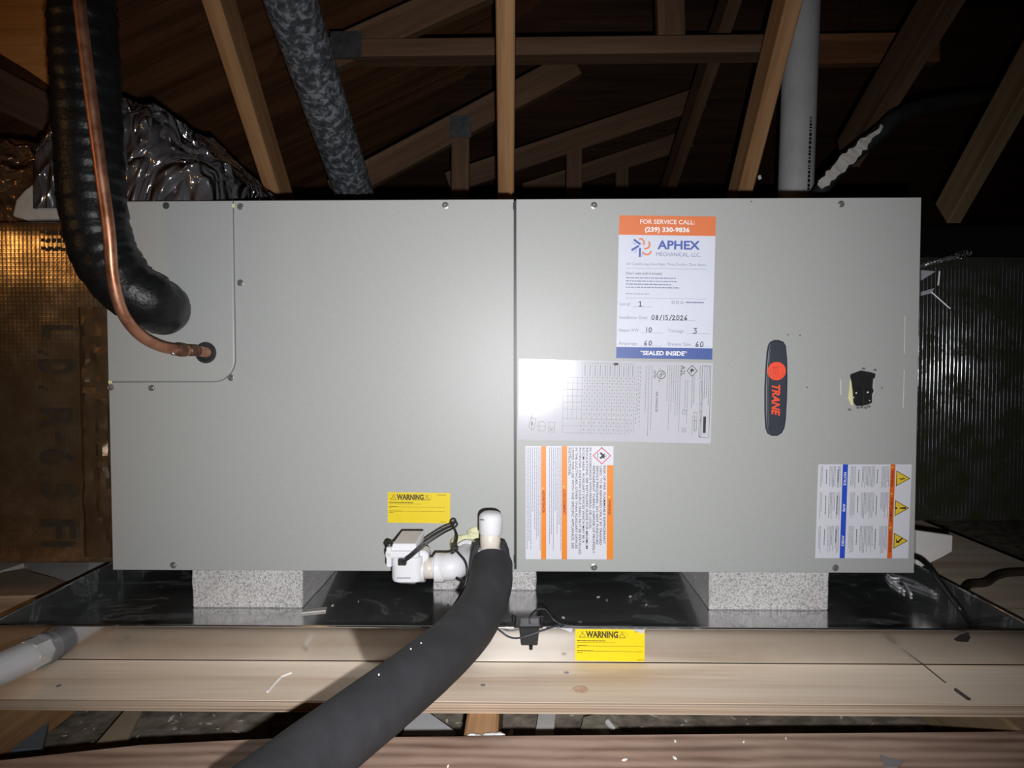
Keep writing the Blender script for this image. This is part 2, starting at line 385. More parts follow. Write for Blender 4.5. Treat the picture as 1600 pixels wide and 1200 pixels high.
class Frame:
    """a flat printed surface: u runs right, v runs down, both in millimetres, from the top left corner"""
    def __init__(s, tl, tr, bl, out):
        s.o = Vector(tl); s.ex = (Vector(tr)-s.o); s.w = s.ex.length*1000; s.ex.normalize()
        ey = Vector(bl)-s.o; ey = ey-s.ex*ey.dot(s.ex); s.h = ey.length*1000; s.ey = ey.normalized(); s.n = Vector(out).normalized()
    def P(s, u, v, k=0): return s.o+s.ex*(u/1000)+s.ey*(v/1000)+s.n*(0.0005+0.00018*k)
    def base(s, name, mat, parent):
        m = MB(); c = [s.P(0, 0)-s.n*0.00001, s.P(s.w, 0)-s.n*0.00001, s.P(s.w, s.h)-s.n*0.00001, s.P(0, s.h)-s.n*0.00001]
        m.prism(c, -s.n*0.00045); return m.build(name, mat, parent)
    def rect(s, m, u0, v0, u1, v1, k=1):
        m.mark()
        m.add([s.P(u0, v0, k), s.P(u1, v0, k), s.P(u1, v1, k), s.P(u0, v1, k)], [(0, 1, 2, 3)])
    def poly(s, m, pts, k=1, mk=True):
        if mk: m.mark()
        m.add([s.P(a, b, k) for a, b in pts], [tuple(range(len(pts)))])
    def line(s, m, pts, wd, k=1, close=False):
        n = len(pts); m.mark()
        for i in range(n if close else n-1):
            (a, b), (c, d) = pts[i], pts[(i+1) % n]; L = math.hypot(c-a, d-b) or 1; nx, ny = -(d-b)/L*wd/2, (c-a)/L*wd/2
            ex, ey = (c-a)/L*wd/2, (d-b)/L*wd/2
            s.poly(m, [(a+nx-ex, b+ny-ey), (c+nx+ex, d+ny+ey), (c-nx+ex, d-ny+ey), (a-nx-ex, b-ny-ey)], k+(i % 3)*0.3, False)
    def text(s, m, st, u, v, cap, k=2, rot=0, align='l', bold=0.0, width=None, space=1.0, shear=0.0):
        """u,v: baseline start; cap: capital height in mm; rot 90 reads downwards"""
        pts, fs = text_tris(st, bold, space, shear)
        if not pts: return
        m.mark()
        sc = cap/0.70; x0 = min(p[0] for p in pts); x1 = max(p[0] for p in pts)
        sx = sc if width is None else width/(x1-x0)
        off = {'l': -x0, 'c': -(x0+x1)/2, 'r': -x1}[align]
        vs = []
        for x, y in pts:
            tx, ty = (x+off)*sx, y*sc
            vs.append(s.P(u+tx, v-ty, k) if rot == 0 else s.P(u+ty, v+tx, k))
        m.add(vs, fs)
    def fine(s, m, u0, v0, u1, v1, pitch, wt, k=2, rot=0, seed=1, rag=0.35, word=(1.2, 4.0), gap=0.5):
        """lines of print too small to read: rows of word-long strokes"""
        rnd = random.Random(seed)
        if rot == 0:
            v = v0
            while v+wt <= v1:
                end = u1-(u1-u0)*rag*rnd.random()**2; u = u0
                while u < end:
                    L = min(rnd.uniform(*word), end-u); s.rect(m, u, v, u+L, v+wt, k); u += L+gap
                v += pitch
        else:
            u = u1
            while u-wt >= u0:
                end = v1-(v1-v0)*rag*rnd.random()**2; v = v0
                while v < end:
                    L = min(rnd.uniform(*word), end-v); s.rect(m, u-wt, v, u, v+L, k); v += L+gap
                u -= pitch
def lumber(name, P0, P1, wid, dep, face, mat, parent=None, bev=0.003):
    """stick from P0 to P1 (centre of the face looking along `face`), wid across, dep back from that face"""
    P0, P1 = Vector(P0), Vector(P1); L = (P1-P0).length; ex = (P1-P0).normalized()
    n = Vector(face); n = (n-ex*n.dot(ex)).normalized(); ez = ex.cross(n)
    m = MB(); m.box((-L/2, -dep/2, -wid/2), (L/2, dep/2, wid/2)); me = m.mesh(name, bev, 1)
    o = bpy.data.objects.new(name, me); COL.objects.link(o); me.materials.append(mat)
    c = (P0+P1)/2-n*dep/2
    M = Matrix(((ex.x, n.x, ez.x, c.x), (ex.y, n.y, ez.y, c.y), (ex.z, n.z, ez.z, c.z), (0, 0, 0, 1)))
    if parent is not None:
        M = Matrix.Translation(-ORG[parent.name]) @ M; o.parent = parent
    o.matrix_local = M; ORG[o.name] = c
    return o
def rrect(x0, z0, x1, z1, r, n=6):
    out = []
    for cx, cz, a0 in ((x1-r, z1-r, 0), (x0+r, z1-r, 90), (x0+r, z0+r, 180), (x1-r, z0+r, 270)):
        for k in range(n+1):
            a = math.radians(a0+90*k/n); out.append((cx+r*math.cos(a), cz+r*math.sin(a)))
    return out

# ------------------------------------------------------------------ the setting: attic roof and floor
ZPLY = -0.362            # top of the platform plywood
ceil = thing('ceiling', (0, 0.5, 1.2), kind='structure')
def slab(name, quad, th, mat, parent):
    """quad of world corners, sheet lies behind it (away from the attic)"""
    a, b, c, d = [Vector(q) for q in quad]; n = (b-a).cross(d-a).normalized()
    if n.z < 0: n = -n
    ex = (b-a).normalized(); ey = n.cross(ex); cen = (a+b+c+d)/4
    M = Matrix(((ex.x, ey.x, n.x, cen.x), (ex.y, ey.y, n.y, cen.y), (ex.z, ey.z, n.z, cen.z), (0, 0, 0, 1)))
    inv = M.inverted(); loc = [inv @ q for q in (a, b, c, d)]
    m = MB(); m.prism(loc, (0, 0, th)); me = m.mesh(name); me.materials.append(mat)
    o = bpy.data.objects.new(name, me); COL.objects.link(o)
    og = ORG[parent.name]; o.parent = parent; o.matrix_local = Matrix.Translation(-og) @ M; ORG[o.name] = og
    return o
# left hip slope: falls towards -x; back slope: falls towards +y; both meet on the hip line
def zl(x): return 1.36+0.45*x
def zb(y): return 2.05-0.40*y
def hipx(y): return (zb(y)-1.36)/0.45
ys = [-3.0, -1.78, -0.56, 0.66, 1.88, 3.1]
for i in range(len(ys)-1):
    y0, y1 = ys[i]+0.003, ys[i+1]-0.003
    xe = -4.0
    for j in range(3):
        xa0 = hipx(y0)-1.25*(j+1); xb0 = hipx(y0)-1.25*j-(0.004 if j else 0)
        xa1 = hipx(y1)-1.25*(j+1); xb1 = hipx(y1)-1.25*j-(0.004 if j else 0)
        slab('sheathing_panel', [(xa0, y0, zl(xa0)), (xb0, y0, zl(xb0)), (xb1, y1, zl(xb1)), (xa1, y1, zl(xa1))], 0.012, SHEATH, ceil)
for i in range(len(ys)-1):
    y0, y1 = ys[i]+0.003, ys[i+1]-0.003
    xs = [None, 1.3, 2.5, 3.7] if i else [None, 4.0]
    for j in range(len(xs)-1):
        if xs[j] is None:
            a0, a1 = hipx(y0), hipx(y1)
        else: a0 = a1 = xs[j]
        b0 = xs[j+1]-0.004
        if b0 <= a0 or b0 <= a1: 
            continue
        slab('sheathing_panel', [(a0, y0, zb(y0)), (b0, y0, zb(y0)), (b0, y1, zb(y1)), (a1, y1, zb(y1))], 0.012, SHEATH_DIM, ceil)
# insulation-covered ceiling of the house below = attic floor
m = MB(); N = 90; X0, X1, Y0, Y1 = -3.2, 3.2, -3.0, 3.6
vs = []; 
for j in range(N+1):
    for i in range(N+1):
        x = X0+(X1-X0)*i/N; y = Y0+(Y1-Y0)*j/N
        vs.append((x, y, -0.475+0.018*noise.noise(Vector((x*4, y*4, 0)))+0.010*noise.noise(Vector((x*14, y*14, 3)))))
m.add(vs, [(j*(N+1)+i, j*(N+1)+i+1, (j+1)*(N+1)+i+1, (j+1)*(N+1)+i) for j in range(N) for i in range(N)])
floor = m.build('floor', INSUL, smooth=True, origin=(0, 0, -0.475)); tag(floor, kind='structure')
# loose chips and flecks lying in the insulation
m = MB(); rnd = random.Random(3)
for k in range(700):
    x = rnd.uniform(-0.75, 0.8); y = rnd.uniform(-0.42, -0.02); z = -0.475+0.018*noise.noise(Vector((x*4, y*4, 0)))+0.010*noise.noise(Vector((x*14, y*14, 3)))+0.003
    a = rnd.uniform(0, 6.28); l = rnd.uniform(0.002, 0.006); wd = l*rnd.uniform(0.25, 0.6); e = Vector((math.cos(a), math.sin(a), rnd.uniform(-.5, .5)))*l
    f = Vector((-math.sin(a), math.cos(a), rnd.uniform(-.3, .3)))*wd; c = Vector((x, y, z))
    m.prism([c-e-f*0.4, c-f, c+e, c+f], (0, 0, 0.0015))
tag(m.build('insulation_fleck', CHIP), 'pale flecks and chips strewn over the insulation in the gap under the plywood', 'debris', kind='stuff')

# joists carrying the platform (bottom chords running away from the viewer)
for X, lab in ((-0.64, 'brown joist under the plywood at the far left of the front gap'), (-0.026, 'light brown joist under the plywood with white foam drips on it'), (0.60, 'pale joist under the plywood at the right of the front gap')):
    o = lumber('floor_joist', (X, -2.2, -0.3745), (X, 3.2, -0.3745), 0.038, 0.089, (0, 0, 1), LUMBER if X < 0.3 else LUMGR)
    tag(o, lab, 'joist', 'joists under the platform')
# plywood platform: body + edge strip
pl = thing('plywood_platform', (0, 0.2, -0.374), 'fresh light plywood sheet carrying the metal drain pan', 'platform')
m = MB(); m.box((-1.02, -0.286, -0.374), (1.02, 0.75, ZPLY)); m.build('sheet', PLY, pl)
m = MB(); m.box((-1.02, -0.290, -0.374), (1.02, -0.286, ZPLY-0.0004)); m.build('veneer_edge', PLYEDGE, pl)
# nail heads, scratches on the plywood
m = MB()
sc = [pZ(418, 1082, ZPLY), pZ(430, 1068, ZPLY), pZ(440, 1058, ZPLY), pZ(455, 1052, ZPLY)]
for q in sc: q.z += 0.0008
m.tube(sc, 0.0013, 6); m.build('pale_scratch', FOAMW, pl)
sc = [pZ(1418, 1018, ZPLY), pZ(1450, 1045, ZPLY), pZ(1477, 1067, ZPLY)]
m = MB(); m.tube([q+Vector((0, 0, 0.0003)) for q in sc], 0.0009, 6); m.build('pencil_line', DGREY, pl)
m = MB(); m.tube([pZ(1493, 1079, ZPLY)+Vector((0, 0, 0.001)), pZ(1514, 1094, ZPLY)+Vector((0, 0, 0.001))], 0.0022, 6); m.build('dark_gouge', DGREY, pl)
m = MB(); m.lathe(pZ(907, 1077, ZPLY)-Vector((0, 0, 0.002)), (0, 0, 1), [(0, 0.010), (0.0020, 0.010), (0.0023, 0.007)], 16); m.build('knot', plain('knot_brown', (0.56, 0.37, 0.25), 0.6, 0, 0.3, 120), pl, smooth=40)
for px, py in ((885, 1051), (755, 1071), (92, 1072)):
    m = MB(); m.lathe(pZ(px, py, ZPLY), (0, 0, 1), [(0, 0.003), (0.0008, 0.003), (0.0012, 0.002)], 10); m.build('nail_head', GREYNUT, pl)

# old walkway board in front, at the photographer's knees
fb = [pZ(-120, 1199, ZPLY), pZ(0, 1187, ZPLY), pZ(220, 1163, ZPLY), pZ(440, 1152, ZPLY), pZ(1000, 1147, ZPLY), pZ(1720, 1141, ZPLY)]
poly = [(q.x, q.y) for q in fb]+[(1.1, -1.02), (-1.1, -1.02)]
m = MB(); m.prism([(x, y, ZPLY) for x, y in poly], (0, 0, -0.012))
wb = m.build('walkway_board', BOARD, bevel=0.0015, bseg=1, origin=(0, -0.6, -0.374))
tag(wb, 'wide old brown board lying in the foreground below the fresh plywood', 'board')
for px, py, l in ((1055, 1160, 5), (1228, 1156, 4), (1054, 1186, 6), (700, 1199, 5), (1162, 1161, 4), (976, 1189, 6)):
    c = pZ(px, py, ZPLY)+Vector((0, 0, 0.0006)); a = rnd.uniform(0, 3); e = Vector((math.cos(a), math.sin(a), 0))*l/2000; f = Vector((-math.sin(a), math.cos(a), 0))*l/5000
    m = MB(); m.prism([c-e, c-f, c+e, c+f], (0, 0, 0.0015))
    m.build('wood_chip', FOAMW, wb)
m = MB(); m.prism([pZ(q[0], q[1], ZPLY)+Vector((0, 0, 0.0003)) for q in ((1374, 1180), (1392, 1186), (1412, 1190), (1402, 1200), (1382, 1200))], (0, 0, 0.0006)); m.build('grey_stain', plain('stain_grey', (0.22, 0.20, 0.2), 0.6), wb)

# ------------------------------------------------------------------ air handler
AH = thing('air_handler', (0, 0.27, -0.2924), 'long grey steel air handler lying on its side on speckled blocks', 'air handler')
XL, XR, ZT, ZBm, SEAM = -0.635, 0.635, 0.2924, -0.2924, 0.0089
m = MB(); m.box((XL+0.003, 0.0034, ZBm+0.002), (XR-0.003, 0.54, ZT-0.002)); m.build('cabinet', BODY, AH)
def PP(x, y): q = pY(x, y, 0.0); return (q.x, q.z)
# left panel with the corner cut out for the piping plate
cx, cz = PP(369, 597); R = 0.036
lp = [(XL, ZBm), (SEAM-0.0018, ZBm), (SEAM-0.0018, ZT), (cx, ZT), (cx, cz+R)]
for k in range(1, 8):
    a = math.radians(-90*k/8); lp.append((cx-R+R*math.cos(a), cz+R+R*math.sin(a)))
lp += [(cx-R, cz), (XL, cz)]
me = plate_mesh('front_panel', [lp], 0.003, 0.0008, 1); p1 = link('front_panel', me, PAINT, AH); tag(p1, 'grey left front panel')
# piping plate, slightly proud with a rolled edge
g = 0.0006
pp = [(XL+0.0005, ZT-0.0005), (XL+0.0005, cz+g), (cx-R, cz+g)]
for k in range(8, 0, -1):
    a = math.radians(-90*k/8); pp.append((cx-R+(R-g)*math.cos(a), cz+R+(R-g)*math.sin(a)))
pp += [(cx-g, cz+R), (cx-g, ZT-0.0005)]
gx, gz = PP(323, 551); GR = 0.0155
hole = [(gx+GR*math.cos(a*math.pi/12), gz+GR*math.sin(a*math.pi/12)) for a in range(24)]
me = plate_mesh('piping_plate', [pp, hole], 0.006, 0.0022, 3); me.transform(Matrix.Translation((0, -0.0032, 0)))
plate = link('piping_plate', me, PAINT, AH, smooth=30); tag(plate, 'corner plate where the pipes enter')
# rubber grommet in the plate
m = MB(); m.lathe((gx, 0.0025, gz), (0, -1, 0), [(0, 0.0150), (0.0045, 0.0150), (0.0070, 0.0168), (0.0083, 0.0160), (0.0085, 0.0125), (0.0063, 0.0110)], 28)
gr = m.build('grommet', RUBBER, AH, smooth=40)
m = MB()
m.prism([(gx+0.016*math.cos(a), -0.0062, gz+0.016*math.sin(a)) for a in (0.6, 0.85, 1.1, 1.4, 1.7, 2.0)]+[(gx+0.010*math.cos(a), -0.0062, gz+0.010*math.sin(a)) for a in (2.0, 1.4, 0.7)], (0, -0.002, 0)); m.build('torn_lip', RUBBER, gr)
# right panel with the rough-cut breaker opening
bx = [PP(*q) for q in ((1329, 585), (1337, 582), (1345, 579), (1352, 580), (1362, 582), (1369, 584), (1368, 590), (1365, 592), (1364, 606), (1366, 611), (1363, 616), (1363, 629), (1357, 632), (1348, 634), (1338, 634), (1334, 629), (1333, 612), (1331, 596), (1329, 590))]
rp = [(SEAM+0.0018, ZBm), (XR, ZBm), (XR, ZT), (SEAM+0.0018, ZT)]
me = plate_mesh('front_panel', [rp, bx], 0.003, 0.0008, 1); p2 = link('front_panel', me, PAINT, AH); tag(p2, 'grey right front panel')
# seam gasket
m = MB(); m.box((SEAM-0.0016, 0.0010, ZBm+0.004), (SEAM+0.0016, 0.0032, ZT-0.002)); gk = m.build('seam_gasket', BLACK, AH)
m = MB(); m.box((SEAM-0.003, -0.0012, ZT-0.016), (SEAM+0.001, 0.003, ZT-0.005)); m.build('gasket_tab', BLACK, gk)
q = PP(805, 873); m = MB(); m.box((q[0]-0.0025, -0.0015, q[1]-0.006), (q[0]+0.0015, 0.003, q[1]+0.006)); m.build('gasket_tab', BLACK, gk)
# breaker behind the opening
b0 = PP(1331, 637); b1 = PP(1367, 577); cxb = (b0[0]+b1[0])/2
br = MB(); br.box((b0[0]-0.004, 0.00305, b0[1]-0.004), (b1[0]+0.004, 0.0033, b1[1]+0.004)); brk = br.build('breaker', BLACK, AH)
for s in (-1, 1):
    m = MB(); c = cxb+s*0.0085
    m.box((c-0.0078, 0.0008, b0[1]+0.003), (c+0.0078, 0.00305, b0[1]+0.030)); tgl = m.build('toggle', BLACK, brk, bevel=0.001, bseg=1)
for px, py, r in ((1338, 614, 1.1), (1356, 613, 1.3), (1334, 621, 0.9), (1359, 626, 0.8)):
    q = PP(px, py); m = MB(); m.lathe((q[0], 0.0008, q[1]), (0, -1, 0), [(0, r/1000), (0.0008, r/1000)], 10); m.build('switch_mark', PAPERW, brk)
# filings and primer smear on the cut edge
m = MB(); m.prism([(x, -0.0002, z) for x, z in [PP(*q) for q in ((1328, 590), (1330, 600), (1332, 622), (1333, 634), (1329, 632), (1325, 622), (1327, 608))]], (0, -0.0004, 0)); m.build('yellow_smear', YCHALK, AH)
m = MB()
for q in ((1340, 637), (1346, 636), (1352, 637), (1357, 635), (1327, 640), (1349, 576), (1367, 578)):
    x, z = PP(*q); m.prism([(x-0.003, -0.0002, z-0.001), (x+0.002, -0.0002, z-0.002), (x+0.003, -0.0002, z+0.001), (x-0.001, -0.0002, z+0.002)], (0, -0.0005, 0))
tag(m.build('cut_burr', plain('burr_grey', (0.14, 0.14, 0.13), 0.7), AH), kind='stuff')
# screws
sm = MB(); sm.lathe((0, 0, 0), (0, -1, 0), [(0, 0.0052), (0.0010, 0.0052), (0.0013, 0.0040)], 18)
sm.lathe((0, -0.0013, 0), (0, -1, 0), [(0, 0.0040), (0.0030, 0.0038), (0.0036, 0.0030), (0.0030, 0.0022)], 6)
sme = sm.mesh('screw'); sme.materials.append(SCREW)
sl = MB(); sl.box((-0.003, -0.0040, -0.0005), (0.003, -0.0034, 0.0005)); slm = sl.mesh('slot'); slm.materials.append(BLACK)
for k, (px, py) in enumerate(((376, 323), (376, 442), (361, 590), (237, 606), (173, 605), (696, 321), (928, 321), (1314, 319), (928, 886), (1305, 887), (271, 883))):
    x, z = PP(px, py); o = bpy.data.objects.new('screw', sme); COL.objects.link(o); o.parent = AH; o.location = Vector((x, 0, z))-ORG[AH.name]; o.rotation_euler.y = k*0.7
    s2 = bpy.data.objects.new('slot', slm); COL.objects.link(s2); s2.parent = o
x, z = PP(261, 322); m = MB(); m.lathe((x, -0.0025, z), (0, -1, 0), [(0, 0.0054), (0.0008, 0.0054), (0.0010, 0.004)], 18); tag(m.build('hole_plug', plain('dark_plug', (0.045, 0.05, 0.05), 0.5), AH), 'dark round plug')
for q in ((1174, 315), (1231, 523), (1250, 524), (1261, 605), (1378, 606)):
    x, z = PP(*q); m = MB(); m.lathe((x, 0.0, z), (0, -1, 0), [(0, 0.0012), (0.0004, 0.0012)], 8); m.build('paint_speck', plain('speck_grey', (0.10, 0.10, 0.10), 0.7) if 'speck_grey' not in MATS else MATS['speck_grey'], AH)
for px, py, wd, ht in ((366, 322, 4, 6), (174, 597, 6, 5)):
    x, z = PP(px, py); yo = -0.0034
    m = MB(); m.box((x-wd/2000, yo-0.0006, z-ht/2000), (x+wd/2000, yo+0.0004, z+ht/2000)); m.build('yellow_mark', YCHALK, AH, bevel=0.0004, bseg=1)
for a, b, wd in (((1414, 494), (1413, 552), 1.2), ((1413, 578), (1411, 638), 1.4), ((1313.5, 593), (1314, 617), 1.6), ((1301, 800), (1300, 806), 1.0)):
    xa, za = PP(*a); xb, zb_ = PP(*b); m = MB(); m.prism([(xa-wd/2000, 0, za), (xa+wd/2000, 0, za), (xb+wd/2000, 0, zb_), (xb-wd/2000, 0, zb_)], (0, -0.0003, 0)); m.build('bare_scratch', CARD, AH)

# ---- badge
bo = [PP(*q) for q in ((1199, 540), (1202, 534.5), (1208, 531.5), (1215, 531.5), (1222, 534), (1226, 540), (1228, 560), (1228.5, 590), (1228, 620), (1226, 655), (1224, 668), (1220, 676), (1213, 680.5), (1204, 680.5), (1198, 677), (1195, 669), (1194, 655), (1193.5, 640), (1193.5, 607), (1195, 575), (1197, 550))]
me = plate_mesh('badge', [bo], 0.007, 0.0022, 3); me.transform(Matrix.Translation((0, -0.007, 0)))
bd = link('badge', me, BADGE, AH, smooth=40); tag(bd, 'dark slate nameplate with red emblem')
F = Frame(pY(1196, 531, 0), pY(1230, 531, 0), pY(1196, 682, 0), (0, -1, 0)); F.o.y = -0.0066
m = MB(); c = (15.4, 48.5)
F.poly(m, [(c[0]+14.2*math.cos(a*math.pi/20), c[1]+14.2*math.sin(a*math.pi/20)) for a in range(40)], 1); em = m.build('emblem_disc', RED, bd)
m = MB()
F.line(m, [(c[0]+10.5*math.cos(a), c[1]+10.5*math.sin(a)) for a in [0.2+i*0.25 for i in range(14)]], 0.5, 2)
for i, (a, b) in enumerate(((-6, 5), (-7, 6), (-6, 7), (-5, 7))): F.line(m, [(c[0]-5.5+i*2.6, c[1]+a), (c[0]-4.5+i*2.6, c[1]+b)], 0.6, 2)
F.line(m, [(c[0]-6, c[1]-5), (c[0]+5, c[1]-7)], 0.7, 2)
tag(m.build('emblem_lines', plain('dark_red', (0.42, 0.045, 0.03), 0.5), bd), kind='stuff')
m = MB(); F.text(m, 'TRANE', 9.0, 69.5, 12.0, 1, 90, bold=0.035, width=48.5, shear=0.28); m.build('lettering', RED, bd)
m = MB(); pth = [PP(*q) for q in ((1201, 545), (1199, 575), (1197.5, 607), (1197.5, 640), (1199, 668))]
m.tube([(x, -0.0068, z) for x, z in pth], 0.0006, 6); m.build('edge_line', SCREW, bd)

# ---- service label
F = Frame(pY(967.5, 336.5, 0), pY(1118.5, 338.5, 0), pY(964.5, 559.5, 0), (0, -1, 0)); S = F.w/151.0
lb = F.base('service_label', LILAC, AH); tag(lb, 'white service label with orange top and navy foot')
m = MB(); F.rect(m, 0, 0, F.w, 30); m.build('header_band', ORANGE, lb)
m = MB(); F.rect(m, 0, F.h-17.5, F.w, F.h); m.build('foot_band', NAVY, lb)
m = MB(); F.text(m, 'FOR SERVICE CALL:', F.w/2, 12.5, 6.6, 2, 0, 'c', 0.008, 84); F.text(m, '(239) 330-9836', F.w/2, 24.5, 6.8, 2, 0, 'c', 0.03, 69)
F.text(m, '*SEALED INSIDE*', F.w/2-1, F.h-5.6, 6.4, 2, 0, 'c', 0.03, 73); m.build('lettering', PAPERW, lb)
m = MB(); F.text(m, 'APHEX', 60, 51.0, 12.8, 2, 0, 'l', 0.03, 66); m.build('lettering', LOGOB, lb)
m = MB(); F.text(m, 'MECHANICAL, LLC.', 58.5, 62.0, 5.8, 2, 0, 'l', 0.0, 69); m.build('lettering', PALEINK, lb)
def arc(cx, cy, r, a0, a1, n=8): return [(cx+r*math.cos(math.radians(a0+(a1-a0)*i/n)), cy+r*math.sin(math.radians(a0+(a1-a0)*i/n))) for i in range(n+1)]
m = MB(); F.line(m, arc(33, 42, 6.2, -95, 20), 2.6, 2); F.line(m, arc(41.5, 44.5, 6.5, -35, 95), 2.6, 2); F.line(m, arc(44, 53.5, 6.5, 15, 150), 2.6, 2); m.build('logo_flame', LOGOO, lb)
m = MB(); F.line(m, [(24.5, 38), (32.5, 43.5)], 3.2, 2); F.line(m, [(21.5, 53), (30, 47.5)], 3.2, 2); F.line(m, [(33.2, 51.5), (33.2, 62.5)], 3.2, 2); m.build('logo_blade', LOGOB, lb)
m = MB(); F.line(m, [(22.5, 42.5), (26, 44.5)], 2, 2); F.line(m, [(25.5, 56.5), (28, 53.5)], 2, 2); F.line(m, [(37, 58.5), (37, 62)], 2, 2); m.build('logo_blade_tip', LOGOBL, lb)
m = MB(); F.text(m, 'Air Conditioning Done Right. Think Comfort. Think Aphex.', 12.5, 76.5, 4.0, 2, 0, 'l', 0, 124, shear=0.2)
F.rect(m, 12.5, 81.2, 136, 81.6); F.rect(m, 12.5, 127.3, 137, 127.7); m.build('tagline', PALEINK, lb)
m = MB(); F.text(m, "Don't wait until it breaks!", 12.5, 91.0, 3.8, 2, 0, 'l', 0.02, 56); m.build('lettering', GREYINK, lb)
m = MB(); F.fine(m, 12.5, 95.5, 96, 116, 4.9, 1.5, 2, 0, 5, 0.2, (2, 7), 1.0); F.fine(m, 12.5, 120.5, 52, 122.5, 4.9, 1.0, 2, 0, 6, 0.1, (2, 6), 1.0)
for k in range(3): F.line(m, arc(86.5+6.8*k, 133.5, 2.0, 0, 360, 10), 0.7, 2)
F.fine(m, 106, 132, 134, 134.8, 4, 2.0, 2, 0, 8, 0.0, (3, 7), 0.4)
tag(m.build('fine_print', PALEINK, lb), kind='stuff')
m = MB()
for st, u, v, wd in (('Unit #:', 3.5, 139.5, 16.5), ('Installation Date:', 3.5, 160, 44), ('Heater KW:', 3.5, 180, 31.5), ('Tonnage:', 80, 180, 25), ('Amperage:', 3.5, 200.5, 29.5), ('Breaker Size:', 80, 200.5, 36)):
    F.text(m, st, u, v, 5.0, 2, 0, 'l', 0.0, wd)
for u0, u1, v in ((24, 55, 141), (52, 122, 161), (38, 72, 181), (108, 146, 181), (36, 71, 201.5), (120, 147, 201.5)): F.rect(m, u0, v, u1, v+0.4)
m.build('form_line', PALEINK, lb)
m = MB()
def hand(strokes, u, v, sc):
    for st in strokes: F.line(m, [(u+x*sc, v+y*sc) for x, y in st], 1.15, 3)
D = {'0': [[(0.3, -1), (0.05, -.6), (0.1, -.1), (0.4, 0), (0.65, -.4), (0.55, -.9), (0.3, -1)]],
     '1': [[(0.3, -1), (0.3, 0)]], '8': [[(0.5, -.95), (0.15, -.85), (0.2, -.6), (0.5, -.4), (0.5, -.05), (0.2, 0), (0.12, -.3), (0.5, -.65), (0.5, -.95)]],
     '5': [[(0.6, -1), (0.15, -1), (0.1, -.6), (0.5, -.55), (0.55, -.15), (0.3, 0), (0.05, -.1)]],
     '2': [[(0.05, -.8), (0.3, -1), (0.55, -.8), (0.3, -.35), (0.05, 0), (0.65, -.02)]],
     '6': [[(0.5, -1), (0.15, -.6), (0.08, -.2), (0.3, 0), (0.55, -.15), (0.5, -.42), (0.12, -.35)]],
     '3': [[(0.05, -.95), (0.6, -1), (0.3, -.6), (0.6, -.45), (0.55, -.1), (0.25, 0), (0.0, -.08)]],
     '/': [[(0.5, -1.05), (0.05, 0.1)]]}
def write(s, u, v, sc, adv=0.85):
    for ch in s: hand(D[ch], u, v, sc); u += sc*(adv if ch not in '1/' else adv*0.72)
write('1', 33.5, 140, 7.0); m_l = MB()
F.line(m, [(33.2, 134.3), (35.6, 133.0)], 1.1, 3); F.line(m, [(33.5, 140), (38.3, 140)], 1.1, 3)
write('08/15/2026', 53.5, 160.5, 6.8, 0.92); write('10', 44.5, 180, 7.0, 1.0); write('3', 119, 181, 8.0); write('60', 43, 200.5, 6.8, 1.05); write('60', 123, 201.5, 7.4, 0.95)
m.build('handwriting', INK, lb)

# ---- rating plate (print reads downwards)
F = Frame(pY(811.5, 561, 0), pY(1114, 567, 0), pY(810, 686.5, 0), (0, -1, 0))
lb = F.base('rating_plate', PLATE, AH); tag(lb, 'glossy silver-white rating plate printed sideways')
m = MB()
ux = [70, 77, 84.5, 91.5, 99, 107, 115, 123, 131, 138.5, 146, 153.5, 160, 167.5, 174, 181]
vy = [4, 27, 36, 46, 56, 66, 77, 92, 103, 114]
for i, u in enumerate(ux):
    v0, v1 = (4, 114) if u > 95 else (27, 92)
    if u in (70,): v0, v1 = 27, 114
    if u in (107, 123): v1 = 92
    F.rect(m, u-0.2, v0, u+0.2, v1)
for v in vy:
    F.rect(m, 70 if v > 20 else 99, v-0.2, 181 if v < 95 else 172, v+0.2)
tag(m.build('table_grid', PALEPL, lb), kind='stuff')
m = MB()
for i in range(4, 15):
    for j in range(len(vy)-1):
        u = (ux[i]+ux[i+1])/2; v = (vy[j]+vy[j+1])/2
        L = 9 if j == 0 else 1.6
        F.rect(m, u-0.5, v-L, u+0.5, v+L)
F.fine(m, 184, 8, 190, 112, 2.6, 0.8, 2, 90, 11, 0.3, (2, 5), 3.0)
F.fine(m, 194, 6, 208, 116, 4.6, 0.8, 2, 90, 12, 0.35, (2, 6), 0.8)
F.fine(m, 230, 5, 252, 112, 3.3, 0.7, 2, 90, 13, 0.5, (2, 6), 0.8)
F.fine(m, 258, 28, 264, 96, 3.6, 0.7, 2, 90, 14, 0.4, (2, 5), 0.8)
F.fine(m, 268, 20, 274, 72, 3.0, 0.9, 2, 90, 15, 0.15, (2, 6), 0.6)
F.fine(m, 280, 5, 283, 26, 4, 1.0, 2, 90, 16, 0.0, (2, 6), 0.6)
F.fine(m, 286, 5, 297, 72, 3.4, 0.9, 2, 90, 17, 0.3, (2, 6), 0.6)
F.fine(m, 20, 60, 21.5, 115, 4, 0.5, 2, 90, 18, 0.1, (1, 4), 0.8)
F.fine(m, 268, 84, 277, 114, 4.2, 0.8, 2, 90, 19, 0.3, (2, 5), 0.6)
tag(m.build('fine_print', plain('plate_text_ink', (0.20, 0.20, 0.23), 0.5), lb), kind='stuff')
m = MB(); F.fine(m, 28, 6, 50, 66, 8.5, 0.6, 2, 90, 21, 0.5, (1, 4), 0.8); F.fine(m, 53, 5, 62, 100, 3.2, 0.5, 2, 90, 22, 0.5, (1, 4), 0.8); tag(m.build('faint_print', plain('faint_ink', (0.48, 0.46, 0.45), 0.5), lb), kind='stuff')
m = MB()
